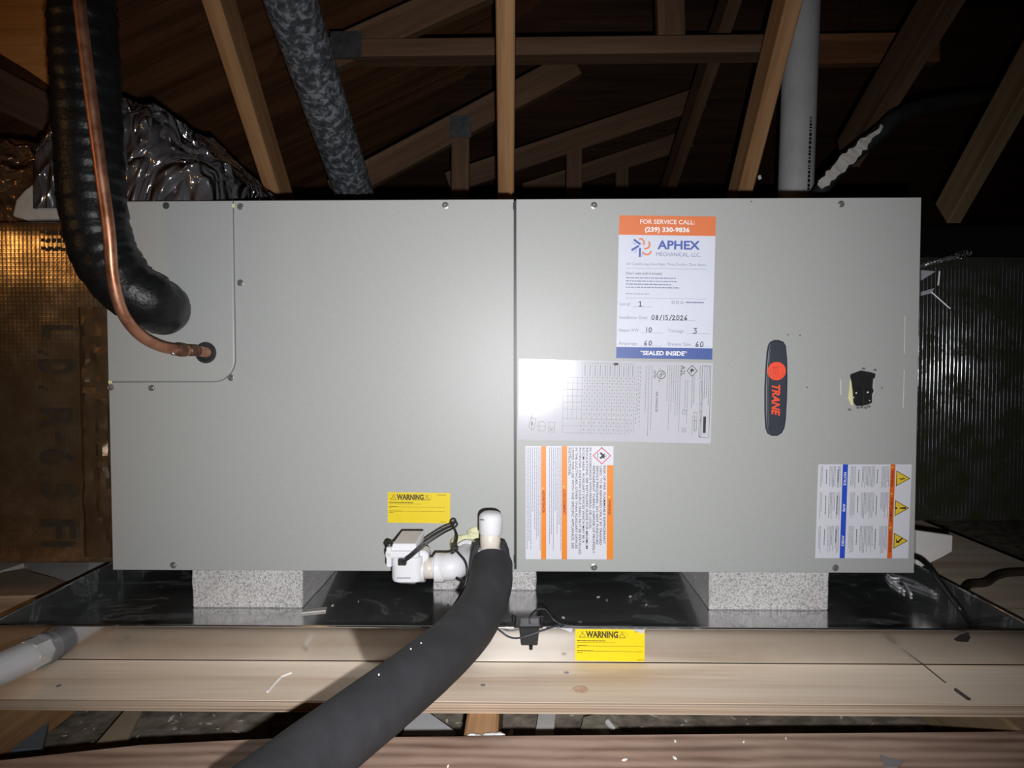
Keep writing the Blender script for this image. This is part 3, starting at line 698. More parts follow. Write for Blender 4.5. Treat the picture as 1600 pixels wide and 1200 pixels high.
F.line(m, [(286, 5), (299, 5), (299, 117), (285, 117)], 0.5, 2, True); F.line(m, [(283, 30), (287, 30), (287, 116), (283, 116)], 0.4, 2, True)
for v in (64, 76, 90): F.rect(m, 283, v, 287, v+0.5, 2)
F.line(m, [(275, 78), (279.5, 78), (279.5, 106), (275, 106)], 0.4, 2, True); F.rect(m, 275, 90.5, 279.5, 91, 2)
for u, v in ((257, 75), (257, 103)): F.line(m, [(u, v), (u+5.5, v), (u+5.5, v+6), (u, v+6)], 0.4, 2, True)
F.rect(m, 259.3, 105.4, 261, 106.6, 2)
F.line(m, [(270, 4.5), (278, 13), (270, 21.5), (262, 13)], 0.9, 2, True)
F.poly(m, [(267.5, 10.5), (270, 9.5), (272.5, 11.5), (273.5, 14), (270.5, 13), (269, 16.5), (267.2, 14)], 2)
F.line(m, arc(222, 20, 6.3, 0, 360, 24), 0.9, 2); F.line(m, arc(223.5, 18.8, 2.0, 90, 400, 10), 0.8, 2); F.line(m, [(219, 21.5), (222, 18.5), (222, 23), (219.5, 24)], 0.8, 2)
F.text(m, 'c', 218.5, 9.5, 3.0, 2, 90); F.text(m, 'us', 218.5, 28, 3.2, 2, 90); F.text(m, 'LISTED', 210.5, 13.5, 3.3, 2, 90, 'l', 0.01, 12.5)
F.text(m, 'AIR HANDLER', 214.5, 46.5, 3.6, 2, 90, 'l', 0, 32.5); F.text(m, 'A2L', 252.5, 5, 6.6, 2, 90, 'l', 0, 16.5)
m.build('lettering', INK, lb)
m = MB(); F.rect(m, 289.5, 84, 293.8, 110, 2); m.build('black_bar', INK, lb)
m = MB()
F.line(m, [(20, 91), (28, 94), (24.5, 111), (17, 107)], 0.6, 2, True); F.rect(m, 21, 98, 23, 104, 2)
F.line(m, [(31, 98), (40, 97), (43, 102), (43, 110), (39, 113), (31, 111)], 0.5, 2, True); F.line(m, [(34, 98), (34, 112)], 0.4, 2); F.line(m, [(31, 104.5), (43, 104.5)], 0.4, 2)
F.line(m, [(48, 98), (58, 98), (57, 114), (48, 113)], 0.5, 2, True); F.line(m, [(48, 106), (57.6, 106)], 0.4, 2); F.rect(m, 50.5, 109, 55, 110.6, 2)
tag(m.build('pictograms', plain('picto_ink', (0.22, 0.20, 0.2), 0.5), lb), kind='stuff')
m = MB(); F.poly(m, [(147, 4), (149, 3), (154, 3), (155.5, 4.8), (154.5, 6.6), (149, 7), (147.3, 5.8)], 3); m.build('marker_blot', INK, lb)

# ---- orange-barred flammable refrigerant label
F = Frame(pY(821, 697, 0), pY(958.5, 697, 0), pY(821, 873.5, 0), (0, -1, 0))
lb = F.base('refrigerant_warning_label', WHITEPL, AH); tag(lb, 'white warning label with three orange bars')
m = MB(); F.rect(m, 24.5, 0, 32.5, F.h); F.rect(m, 57, 0, 65.5, F.h); F.rect(m, 128, 30, F.w, F.h); m.build('orange_bar', ORANGE2, lb)
m = MB(); F.text(m, 'ADVERTENCIA', 26.6, 70, 3.9, 2, 90, 'l', 0.03, 36); F.text(m, 'AVERTISSEMENT', 59.3, 68, 3.9, 2, 90, 'l', 0.03, 40); F.text(m, 'WARNING', 130.5, 84, 3.9, 2, 90, 'l', 0.03, 25)
m.build('lettering', plain('maroon_ink', (0.30, 0.03, 0.01), 0.5), lb)
m = MB()
for u, v in ((28.5, 66.5), (61, 64), (132.5, 80)): F.poly(m, [(u-2, v-1.6), (u-2, v+1.6), (u+1.6, v)], 2)
m.build('alert_mark', plain('mark_yellow', (0.85, 0.6, 0.1), 0.5), lb)
m = MB()
for st, u, v, wd in (('RISK OF FIRE. FLAMMABLE REFRIGERANT', 122.5, 31, 124), ('USED. TO BE REPAIRED ONLY BY TRAINED', 116.7, 31, 125), ('SERVICE PERSONNEL. DO NOT PUNCTURE', 111.2, 31, 125), ('REFRIGERANT TUBING. DISPOSE OF PROPERLY', 105.8, 31, 139),
                     ('IN ACCORDANCE WITH FEDERAL OR LOCAL', 100.4, 2.5, 129), ('REGULATIONS. SEE INSTALLERS GUIDE FOR MINIMUM', 95.0, 2.5, 160), ('ROOM AREA. AUXILIARY DEVICES WHICH MAY BE A', 89.5, 2.5, 151), ('POTENTIAL IGNITION SOURCE SHALL NOT BE INSTALLED', 84.0, 2.5, 169),
                     ('IN THE DUCTWORK, OTHER THAN AUXILIARY DEVICES', 78.4, 2.5, 160), ('LISTED FOR USE WITH THE SPECIFIC APPLIANCE. SEE', 72.8, 2.5, 160), ('INSTRUCTIONS.', 67.6, 2.5, 44)):
    F.text(m, st, u, v, 3.5, 2, 90, 'l', 0.012, wd)
m.build('lettering', plain('purple_black_ink', (0.03, 0.025, 0.06), 0.5), lb)
m = MB(); F.fine(m, 35, 2, 56, 166, 2.95, 0.85, 2, 90, 31, 0.4, (1.5, 6), 0.7); F.fine(m, 1.5, 2, 23.5, 166, 2.95, 0.85, 2, 90, 32, 0.4, (1.5, 6), 0.7); tag(m.build('fine_print', plain('blue_grey_ink', (0.17, 0.20, 0.29), 0.5), lb), kind='stuff')
m = MB(); F.line(m, [(120, 2.5), (133.5, 15), (120, 28), (106.5, 15)], 1.3, 2, True); m.build('red_diamond', REDLINE, lb)
m = MB(); F.poly(m, [(116, 11), (119.5, 9.5), (121.5, 12.5), (125.5, 11.5), (123.5, 14.5), (127.5, 15.5), (123.5, 17), (126, 20), (121, 18.5), (118.5, 20.5), (115.8, 18.5), (118.5, 16.5), (119.8, 14.5)], 2); F.rect(m, 113, 11, 113.9, 18.5, 2); m.build('flame_sign', INK, lb)

# ---- blue/orange caution label at lower right
F = Frame(pY(1278.5, 725.5, 0), pY(1424.5, 725.5, 0), pY(1273, 871.5, 0), (0, -1, 0))
cf = F
class Skew(Frame):
    pass
F = Skew(pY(1278.5, 725.5, 0), pY(1424.5, 725.5, 0), pY(1278.5, 872, 0), (0, -1, 0)); F.ey = (pY(1273.5, 872, 0)-pY(1278.5, 725.5, 0)).normalized()
lb = F.base('caution_label', WHITEPL, AH); tag(lb, 'white caution label with blue bar and orange bar')
m = MB(); F.rect(m, 38, 0, 46, F.h); m.build('blue_bar', BLUE, lb)
m = MB(); F.rect(m, 112, 0, 119.5, F.h); m.build('orange_bar', ORANGE3, lb)
m = MB(); F.text(m, 'NOTICE', 40.2, 12.5, 3.8, 2, 90, 'l', 0.02, 20.5); F.text(m, 'AVIS', 40.2, 62, 3.8, 2, 90, 'l', 0.02, 12.5); F.text(m, 'AVISO', 40.2, 112, 3.8, 2, 90, 'l', 0.02, 17); m.build('lettering', PAPERW, lb)
m = MB(); F.text(m, 'WARNING', 114, 9.5, 3.4, 2, 90, 'l', 0.02, 26); F.text(m, 'AVERTISSEMENT', 114, 52, 3.4, 2, 90, 'l', 0.02, 40); F.text(m, 'ADVERTENCIA', 114, 104.5, 3.4, 2, 90, 'l', 0.02, 34); m.build('lettering', plain('deep_maroon_ink', (0.16, 0.012, 0.005), 0.5), lb)
m = MB()
for v in (4.5, 46.5, 99.5): F.poly(m, [(113.8, v-1.8), (113.8, v+1.8), (117.5, v)], 2)
m.build('alert_mark', AMBER, lb)
m = MB(); bd_ = MB()
sd = 40
for v0, v1 in ((2, 39), (43, 88), (96, 142)):
    for u0, u1, rg in ((97, 110, 0.4), (68, 88, 0.3), (49, 58, 0.3), (17, 27, 0.4), (30, 35, 0.3), (4, 7, 0.3)):
        sd += 1; F.fine(m, u0, v0+1, u1, v1-2, 2.1, 0.75, 2, 90, sd, rg, (1, 4), 0.5)
    for u0 in (91, 62, 12, 37-7): sd += 1; F.fine(bd_, u0, v0+6, u0+1.6, v1-8, 3, 1.0, 2, 90, sd, 0.4, (2, 4), 0.5)
tag(m.build('fine_print', plain('print_grey_ink', (0.17, 0.17, 0.21), 0.5), lb), kind='stuff'); tag(bd_.build('bold_print', INK, lb), kind='stuff')
m = MB(); ik = MB()
for v in (21.8, 68.5, 120): 
    F.poly(m, [(121, v-12.5), (121, v+13), (143.8, v+0.3)], 1)
    F.line(ik, [(121.8, v-11.5), (121.8, v+12), (142, v+0.3)], 0.9, 2, True)
m.build('warning_triangle', AMBER, lb)
v = 21.8; F.poly(ik, [(125, v+1.5), (129, v-1), (128.8, v+1), (133, v-1.2), (132.5, v+0.8), (137, v-0.8), (132.5, v+2.6), (132.7, v+1), (128.6, v+3.2), (128.8, v+1.4)], 2)
v = 68.5; F.poly(ik, [(128.5, v-0.4), (138, v-1.6), (138.4, v+1.8), (128.5, v+1)], 2); F.poly(ik, [(123+1.7*math.cos(a), v+0.3+1.7*math.sin(a)) for a in [i*0.63 for i in range(10)]], 2)
v = 120; F.poly(ik, [(124.5, v-3), (127.5, v+1), (133.5, v-4.6), (135, v-2.8), (129.5, v+2.5), (131, v+3.2), (129, v+3.8), (126.5, v+3), (124.8, v+4), (125, v+1)], 2)
ik.build('warning_sign', INK, lb)

# ---- yellow WARNING stickers
def yellow(F, parent, name, lab):
    lb = F.base(name, YEL, parent); tag(lb, lab)
    m = MB(); F.text(m, 'WARNING', 14, 11.2, 8.0, 2, 0, 'l', 0.045, 43)
    m.build('lettering', INKY, lb)
    m = MB()
    for u in (9.3, 62.3): F.line(m, [(u-4, 11), (u+4, 11), (u, 4)], 0.6, 2, True); F.rect(m, u-0.3, 6.6, u+0.3, 9, 2)
    F.line(m, arc(6.3, 7.8, 4.2, 90, 270, 8)+arc(65, 7.8, 4.2, -90, 90, 8), 0.25, 2, True)
    m.build('warning_sign', INKY, lb)
    m = MB(); F.fine(m, 2.5, 15.4, 40, 16.8, 9, 1.2, 2, 0, 51, 0, (2, 5), 0.6); F.fine(m, 2.5, 22.3, 16, 23.6, 9, 1.0, 2, 0, 52, 0, (2, 5), 0.6); F.fine(m, 2.5, 29.2, 24, 30.6, 9, 1.0, 2, 0, 53, 0, (2, 5), 0.6)
    F.fine(m, 2.5, 18.0, 54, 18.6, 9, 0.5, 2, 0, 54, 0, (1, 4), 0.5); F.fine(m, 17, 22.7, 90, 23.3, 9, 0.5, 2, 0, 55, 0, (1, 4), 0.5); F.fine(m, 25, 29.7, 91, 30.3, 9, 0.5, 2, 0, 56, 0, (1, 4), 0.5)
    F.rect(m, 2.5, 24.6, 5, 25.3, 2); F.rect(m, 2.5, 31.8, 9.5, 32.4, 2); F.rect(m, 78, 3, 93, 3.6, 2); F.rect(m, 83, F.h-2.6, 93, F.h-2.0, 2)
    tag(m.build('fine_print', INKY, lb), kind='stuff')
yellow(Frame(pY(606, 769, 0), pY(703.5, 770.3, 0), pY(606, 816.5, 0), (0, -1, 0)), AH, 'yellow_warning_label', 'small yellow WARNING sticker above the drain switch')

# foam sealant around the drain stub
def blob(m, c, rx, ry, rz, seed, amp=0.3, seg=12, rings=8):
    c = Vector(c); vs = [c+Vector((0, 0, rz))]; 
    for i in range(1, rings):
        th = math.pi*i/rings
        for k in range(seg):
            a = 2*math.pi*k/seg; d = Vector((math.sin(th)*math.cos(a), math.sin(th)*math.sin(a), math.cos(th)))
            s = 1+amp*noise.noise(d*1.6+Vector((seed, 0, 0)))+amp*0.4*noise.noise(d*4+Vector((seed, 3, 0)))
            vs.append(c+Vector((d.x*rx, d.y*ry, d.z*rz))*s)
    vs.append(c-Vector((0, 0, rz))); n = len(vs)-1
    fs = [(0, 1+k, 1+(k+1) % seg) for k in range(seg)]
    fs += [(1+i*seg+k, 1+(i+1)*seg+k, 1+(i+1)*seg+(k+1) % seg, 1+i*seg+(k+1) % seg) for i in range(rings-2) for k in range(seg)]
    fs += [(n, n-seg+(k+1) % seg, n-seg+k) for k in range(seg)]
    m.add(vs, fs)

# ------------------------------------------------------------------ drain pan
XPL, XPR, YPF, YPB, LIP = -0.705, 0.705, -0.176, 0.63, 0.047
pan = thing('drain_pan', (0, 0.2, ZPLY), 'shallow galvanised metal drain pan under the air handler', 'drain pan')
m = MB(); m.box((XPL, YPF, ZPLY), (XPR, YPB, ZPLY+0.0012)); m.build('pan_floor', PAN, pan)
for nm, a, b in (('front_lip', (XPL, YPF, ZPLY), (XPR, YPF+0.0012, ZPLY+LIP)), ('back_lip', (XPL, YPB-0.0012, ZPLY), (XPR, YPB, ZPLY+LIP)),
                 ('side_lip', (XPL, YPF+0.0012, ZPLY), (XPL+0.0012, YPB-0.0012, ZPLY+LIP)), ('side_lip', (XPR-0.0012, YPF+0.0012, ZPLY), (XPR, YPB-0.0012, ZPLY+LIP))):
    m = MB(); m.box(a, b); lipo = m.build(nm, PANLIP if nm == 'front_lip' else PAN, pan)
    h = MB(); zc = ZPLY+LIP
    if nm in ('front_lip', 'back_lip'): yc = (a[1]+b[1])/2; h.tube([(XPL, yc, zc), (XPR, yc, zc)], 0.0019, 8)
    else: xc = (a[0]+b[0])/2; h.tube([(xc, YPF, zc), (xc, YPB, zc)], 0.0019, 8)
    h.build('hemmed_edge', PAN, lipo, smooth=True)
F = Frame(pY(899, 982, YPF), pY(1007.5, 983.5, YPF), pY(898.5, 1032, YPF), (0, -1, 0)); F.o.y = YPF; F.ex.y = 0
yellow(F, pan, 'yellow_warning_label', 'small yellow WARNING sticker on the pan lip')
for px, py, sw in ((996, 983, 22), (885, 981, 20)):
    q = pY(px, py, YPF); m = MB(); m.prism([(q.x-sw*0.0004, YPF-0.0012, q.z), (q.x+sw*0.0004, YPF-0.0012, q.z), (q.x+sw*0.00035, YPF-0.0012, q.z-0.006), (q.x, YPF-0.0012, q.z-0.003)], (0, -0.0005, 0)); m.build('tape_scrap', CLEAR, pan)
# punched hole in the lip at right
m = MB(); m.prism([(q.x, YPF-0.0001, q.z) for q in [pY(a, b, YPF) for a, b in ((1490, 999), (1500, 992), (1513, 988), (1516, 996), (1512, 1003), (1495, 1002))]], (0, -0.0005, 0)); m.build('knockout', BLACK, pan)
# grit in the pan
m = MB()
for px, py, l in ((948, 938, 6), (985, 932, 5), (905, 973, 7), (935, 933, 5), (520, 946, 5), (880, 965, 4), (700, 945, 4), (1010, 945, 4), (560, 940, 3), (1130, 952, 4)):
    c = pZ(px, py, ZPLY+0.0012); a = rnd.uniform(0, 3); e = Vector((math.cos(a), math.sin(a), 0))*l/1600; f = Vector((-math.sin(a), math.cos(a), 0))*l/4200
    m.prism([c-e, c-f, c+e, c+f], (0, 0, 0.0015))
tag(m.build('grit', CHIP, pan), kind='stuff')

# speckled support blocks
def block(x0, x1, y0, y1, zt, label, seed):
    m = MB(); m.box((x0, y0, ZPLY+0.0013), (x1, y1, zt)); me = m.mesh('support_block', 0.002, 1)
    bm = bmesh.new(); bm.from_mesh(me); bmesh.ops.subdivide_edges(bm, edges=[e for e in bm.edges if e.calc_length() > 0.02], cuts=6, use_grid_fill=True)
    for v in bm.verts:
        if v.co.z < zt-0.001: v.co += Vector((noise.noise(v.co*60+Vector((seed, 0, 0))), noise.noise(v.co*60+Vector((0, seed, 0))), 0))*0.0012
    bm.to_mesh(me); bm.free()
    o = link('support_block', me, BLOCK, None, None, ((x0+x1)/2, (y0+y1)/2, ZPLY+0.0013))
    tag(o, label, 'block', 'speckled blocks under the air handler')
ztb = ZBm-0.0002
block(pY(300, 920, 0.022).x, pY(473, 920, 0.022).x, 0.022, 0.42, ztb, 'speckled grey support block under the left end of the air handler', 1)
block(pY(677, 905, 0.115).x, pY(838, 905, 0.115).x, 0.115, 0.5, ztb, 'speckled support block behind the white drain fittings, under the middle', 2)
block(pY(1108, 920, 0.022).x, pY(1295, 920, 0.022).x, 0.022, 0.42, ztb, 'speckled grey support block under the right end of the air handler', 3)

# ------------------------------------------------------------------ refrigerant lines
sl_ = thing('suction_line', pY(150, 300, -0.10), 'thick black tape-wrapped refrigerant line bending into the panel corner', 'pipe')
def P3(*a): return pY(a[0], a[1], a[2])
path = [P3(120, -160, -0.13), P3(128, 0, -0.125), P3(134, 120, -0.12), P3(140, 240, -0.115), P3(147, 330, -0.11), P3(165, 400, -0.105), P3(198, 447, -0.10), P3(234, 470, -0.085), P3(251, 481, -0.055), P3(256, 484, -0.0035)]
pts = resample(spline(path, 14), 0.004); n = len(pts); rads = []
for i, p in enumerate(pts):
    t = i/(n-1); r0 = 0.0435 if t < 0.75 else 0.0435-(t-0.75)/0.25*0.006
    s = (i*0.004 % 0.024)/0.024
    rads.append(r0*(1+0.05*(s-0.5))+0.0012*noise.noise(p*30))
m = MB(); m.tube(pts, rads, 40); 
for v in m.v:
    d = 0.0022*noise.noise(v*45)+0.0012*noise.noise(v*120); v += Vector((d, 0, d*0.5))
for v in m.v: v.y = min(v.y, -0.0035)
m.build('tape_wrap', TAPE, sl_, smooth=50)
cl = thing('liquid_line', pY(165, 300, -0.17), 'thin bare copper line in front of the black wrapped pipe', 'copper pipe')
path = [P3(112, -160, -0.19), P3(124, 0, -0.19), P3(138, 120, -0.188), P3(155, 250, -0.185), P3(170, 360, -0.18), P3(176, 430, -0.172), P3(190, 485, -0.155), P3(217, 522, -0.125), P3(250, 541, -0.09), P3(282, 547, -0.064), P3(306, 548, -0.044), P3(320, 550, -0.022), P3(323, 551, -0.004)]
pts = resample(spline(path, 12), 0.004)
m = MB(); m.tube(pts, 0.0079, 18); m.build('tube', COPPER, cl, smooth=True)
def near(px, py, P): return min(range(len(P)), key=lambda i: (Vector(((CAM-P[i]).x, 0, 0)).length*0+abs(((P[i]-CAM).dot(RGT)/(P[i]-CAM).dot(FWD)*FPX+800)-px)+abs((600-(P[i]-CAM).dot(UPV)/(P[i]-CAM).dot(FWD)*FPX)-py)))
i = near(281, 547, pts); m = MB(); m.tube(pts[i-2:i+3], [0.0088, 0.0096, 0.0098, 0.0096, 0.0090], 18); cp_ = m.build('coupling', COPDARK, cl, smooth=50)
m = MB(); blob(m, pts[i-2]+Vector((0, -0.008, -0.006)), 0.003, 0.003, 0.003, 4); m.build('solder_bead', SCREW, cp_, smooth=True)
m = MB(); m.tube(pts[i+3:i+8], 0.0084, 16); m.build('tarnished_sleeve', COPDARK, cl, smooth=True)

# ------------------------------------------------------------------ condensate drain: white PVC
YD = -0.115
dr = thing('drain_fitting', pY(735, 880, -0.08), 'white plastic drain fitting with elbow and capped riser at the bottom of the panel', 'pvc drain')
s0 = pY(737, 856, 0.0); e0 = pY(722, 875, -0.085)
m = MB(); m.tube([s0+Vector((0, 0.0, 0)), s0.lerp(e0, 0.5), e0], 0.0165, 22); m.build('stub_pipe', PVC, dr, smooth=40)
m = MB(); m.lathe(s0.lerp(e0, 0.40), e0-s0, [(0, 0.0200), (0.008, 0.0205), (0.010, 0.0180), (0.012, 0.0180)], 24); m.build('collar', PVC, dr, smooth=40)
# elbow: comes forward, turns left
le = pY(682, 887, YD)
ep = spline([e0, pY(716, 881, -0.105), pY(706, 885, YD-0.004), pY(694, 886, YD-0.002), le], 6)
m = MB(); m.tube(ep, [0.0195]*len(ep), 26); eb = m.build('elbow', PVC, dr, smooth=40)
m = MB(); m.lathe(le+Vector((0.012, 0, 0)), (-1, 0, 0), [(0, 0.0195), (0.001, 0.0208), (0.0135, 0.0208), (0.0145, 0.0195)], 26); m.build('elbow_hub', PVC, dr, smooth=40)
he = pY(660, 888, YD)
m = MB(); m.tube([le, he], 0.0150, 22); m.build('cream_pipe', PVCOLD, dr, smooth=True)
m = MB(); m.lathe(he+Vector((0.004, 0, 0)), (-1, 0, 0), [(0, 0.0192), (0.012, 0.0196), (0.014, 0.0215), (0.022, 0.0215)], 26); m.build('switch_socket', PVC, dr, smooth=40)
# riser with cap and tee
rb = pY(765.5, 872, -0.135); rt = pY(767, 800, -0.135); up = (rt-rb).normalized()
m = MB(); m.tube([rb, rb+(rt-rb)*0.75], 0.0142, 22); m.build('riser_pipe', PVCOLD, dr, smooth=True)
m = MB(); m.lathe(pY(766.5, 833, -0.135), up, [(0, 0.0158), (0.0008, 0.0163), (0.022, 0.0166), (0.0265, 0.0150), (0.0295, 0.0110), (0.0305, 0.005)], 30); cap = m.build('cap', PVC, dr, smooth=50)
q = pY(754, 813, -0.152); m = MB(); m.box((q.x-0.004, q.y, q.z-0.0008), (q.x+0.002, q.y+0.004, q.z+0.0008)); m.build('ink_mark', GREYINK, cap)
m = MB(); m.lathe(pY(765.5, 866, -0.135), up, [(-0.012, 0.0175), (0.006, 0.0178), (0.0075, 0.0165)], 26); m.build('tee_hub', PVC, dr, smooth=40)
# hidden run of pipe joining elbow and riser, below the sleeve
m = MB(); m.tube([pY(728, 880, -0.09), pY(750, 884, -0.115), rb], 0.0135, 16); m.build('cross_pipe', PVCOLD, dr, smooth=True)
m = MB(); blob(m, s0+Vector((-0.013, -0.004, 0.006)), 0.020, 0.005, 0.016, 7, 0.35); blob(m, s0+Vector((0.006, -0.004, 0.013)), 0.018, 0.006, 0.014, 9, 0.3); blob(m, s0+Vector((0.008, -0.002, 0.026)), 0.014, 0.003, 0.008, 5, 0.3)
m.build('foam_sealant', FOAMY, dr, smooth=True)

# float switch housing
sw = thing('overflow_switch', pY(632, 905, YD), 'white overflow switch box on the end of the drain elbow', 'switch')
m = MB()
a = pY(610, 912, YD-0.02); b = pY(660, 868, YD-0.02)
x0, x1, z0, z1 = a.x, b.x, a.z, b.z; y0, y1 = YD-0.024, YD+0.024
zt = pY(630, 858, y0).z
# cup: rounded lower body
lo = []
for zz, ins in ((z0, 0.005), (z0+0.003, 0.001), (z0+0.008, 0.0), (zt-0.012, 0.0)):
    lo.append([(x, y, zz) for x, y in [(px_, py_) for px_, py_ in rrect(x0+ins+0.001, y0+ins, x1-ins, y1-ins, 0.012, 5)]])
nn = len(lo[0]); vs = [q for r_ in lo for q in r_]
fs = [(i*nn+k, i*nn+(k+1) % nn, (i+1)*nn+(k+1) % nn, (i+1)*nn+k) for i in range(len(lo)-1) for k in range(nn)]+[tuple(range(nn)), tuple((len(lo)-1)*nn+k for k in range(nn))]
m.add(vs, fs); m.build('cup', PVC, sw, smooth=40)
m = MB(); m.box((x0-0.006, y0-0.003, zt-0.013), (x1-0.004, y1+0.003, zt-0.002)); hd = m.build('switch_lid', PVC, sw, bevel=0.003)
# raised lid block with slanted top
q0 = pY(611, 860, y0+0.002).x; q1 = pY(652, 860, y0+0.002).x; zz = zt-0.003; zh = pY(630, 843, y0+0.01).z
m = MB(); m.add([(q0, y0+0.001, zz), (q1, y0+0.001, zz), (q1+0.002, y1, zz), (q0, y1, zz), (q0+0.002, y0+0.002, zh-0.004), (q1-0.002, y0+0.002, zh-0.004), (q1+0.004, y1, zh+0.0035), (q0+0.008, y1, zh+0.0035)],
      [(0, 1, 2, 3), (4, 5, 6, 7), (0, 1, 5, 4), (1, 2, 6, 5), (2, 3, 7, 6), (3, 0, 4, 7)]); m.build('lid_top', PVC, sw, bevel=0.0015)
m = MB(); m.add([(q0+0.006, y0+0.0035, zh-0.0034), (q1-0.004, y0+0.0035, zh-0.0034), (q1+0.001, y1-0.003, zh+0.0036), (q0+0.010, y1-0.003, zh+0.0036)], [(0, 1, 2, 3)]); m.build('cream_sticker', PVCOLD, sw)
m = MB(); c = pY(608, 871, y0-0.003); m.box((c.x-0.004, c.y, c.z-0.014), (c.x+0.003, c.y+0.008, c.z+0.014)); m.build('side_tab', PVC, sw, bevel=0.001, bseg=1)
m = MB(); c = pY(629, 877, y0-0.004); m.box((c.x-0.0055, c.y-0.006, c.z-0.0045), (c.x+0.0055, c.y+0.006, c.z+0.0045)); m.build('wire_plug', BLACK, sw, bevel=0.0008, bseg=1)
m = MB(); c = pY(608, 852, y0+0.02); blob(m, c, 0.0065, 0.006, 0.0065, 2, 0.15); m.build('knob', BLACK, sw, smooth=True)
Fp = Frame(pY(620, 902, y0-0.0002), pY(640, 902, y0-0.0002), pY(620, 905, y0-0.0002), (0, -1, 0)); m = MB(); Fp.fine(m, 0, 0, 19, 2.6, 4, 1.8, 1, 0, 3, 0, (1, 2.2), 0.4); tag(m.build('moulded_mark', PALEINK, sw), kind='stuff')
m = MB(); c = pY(662, 866, YD); m.lathe(c, (0, -1, 0), [(-0.012, 0.009), (0.012, 0.009), (0.014, 0.007)], 16); m.build('hinge_boss', PVC, sw, smooth=40)
wy = y0-0.013
wp = spline([pY(629, 878, wy+0.003), pY(640, 872, wy-0.004), pY(665, 851, wy), pY(692, 833, wy+0.01), pY(706, 826, wy+0.02), pY(714, 820, wy+0.024), pY(711, 814.5, wy+0.026), pY(706, 818, wy+0.026), pY(708, 826, wy+0.028)], 8)
wr = thing('switch_wire', pY(690, 850, -0.12), 'black wire pair looping up from the white overflow switch', 'wire')
m = MB(); m.tube(wp, 0.0015, 8); m.build('wire_strand', BLACK, wr, smooth=True)
m = MB(); m.tube([p+Vector((-0.0012, 0.002, 0.0030)) for p in wp[5:36]], 0.0014, 8); m.build('wire_strand', BLACK, wr, smooth=True)
wp2 = spline([pY(709, 824, wy+0.026), pY(714, 838, wy+0.03), pY(711, 856, wy+0.03), pY(716, 864, wy+0.012), pY(726, 876, wy+0.004), pY(730, 890, wy-0.002), pY(729, 905, wy-0.004), pY(722, 925, wy-0.01), pY(700, 960, wy-0.03)], 8)
m = MB(); m.tube(wp2, 0.0017, 8); m.build('wire_strand', BLACK, wr, smooth=True)
m = MB(); c = pY(711, 857, wy+0.027); m.box((c.x-0.004, c.y-0.003, c.z-0.0045), (c.x+0.004, c.y+0.003, c.z+0.0045)); m.build('wire_clip', BLACK, wr, bevel=0.001, bseg=1)
m = MB(); m.tube([c+Vector((0, 0, -0.003)), c+Vector((-0.006, 0.004, -0.009))], 0.0018, 8); m.build('clip_tail', BLACK, wr)
m = MB(); m.tube(spline([pY(713, 903, -0.14), pY(722, 908, -0.145), pY(731, 913, -0.15)], 4), 0.0022, 8); m.build('tie_end', BLACK, wr)

# black foam sleeve (drain line insulation)
hs = thing('foam_sleeve', pZ(560, 1112, ZPLY), 'thick black foam-insulated hose running down towards the viewer', 'insulated hose')
def PD(x, y, D): d = ray(x, y); return CAM+d*D
path = [PD(769, 881, 0.985), PD(768, 893, 0.972), PD(765, 915, 0.945), PD(752, 950, 0.905), PD(722, 992, 0.845), PD(668, 1042, 0.765), PD(600, 1096, 0.69), PD(520, 1158, 0.62), PD(440, 1222, 0.56), PD(370, 1280, 0.51)]
pts = resample(spline(path, 12), 0.006); n = len(pts)
rads = [0.0285+0.003*min(1, i/(n*0.25))+0.0005*noise.noise(p*25) for i, p in enumerate(pts)]
m = MB(); m.tube(pts, rads, 40); m.build('sleeve', FOAMTUBE, hs, smooth=50)
# split end of the sleeve wrapping round behind the riser
m = MB(); c = rb; seg = 18; vs = []
for j, (dz, rr) in enumerate(((-0.030, 0.030), (-0.008, 0.0295), (0.012, 0.0265), (0.020, 0.0235))):
    for k in range(seg+1):
        a = math.radians(-28+236*k/seg)
        vs.append(c+Vector((math.cos(a)*rr, 0.002+math.sin(a)*rr, dz)))
    for k in range(seg, -1, -1):
        a = math.radians(-28+236*k/seg)
        vs.append(c+Vector((math.cos(a)*(rr-0.0085), 0.002+math.sin(a)*(rr-0.0085), dz)))
nn = 2*(seg+1)
fs = [(j*nn+k, j*nn+(k+1) % nn, (j+1)*nn+(k+1) % nn, (j+1)*nn+k) for j in range(3) for k in range(nn)]
for j in (0, 3): fs += [(j*nn+k, j*nn+k+1, j*nn+nn-2-k, j*nn+nn-1-k) for k in range(seg)]
m.add(vs, fs); m.build('split_collar', FOAMTUBE, hs, smooth=50)
for k, (px, py) in enumerate(((642, 1014), (592, 1054), (549, 1127), (630, 1049), (658, 1005))):
    pc = min(pts, key=lambda p: (p-CAM-ray(px, py)*((p-CAM).dot(FWD))).length)
    d = (pc-CAM).dot(FWD); c = CAM+ray(px, py)*(d-0.0315)
    m = MB(); blob(m, c, 0.0008, 0.0008, 0.0011, k, 0.3, 6, 4); m.build('paint_fleck', FOAMW, hs)

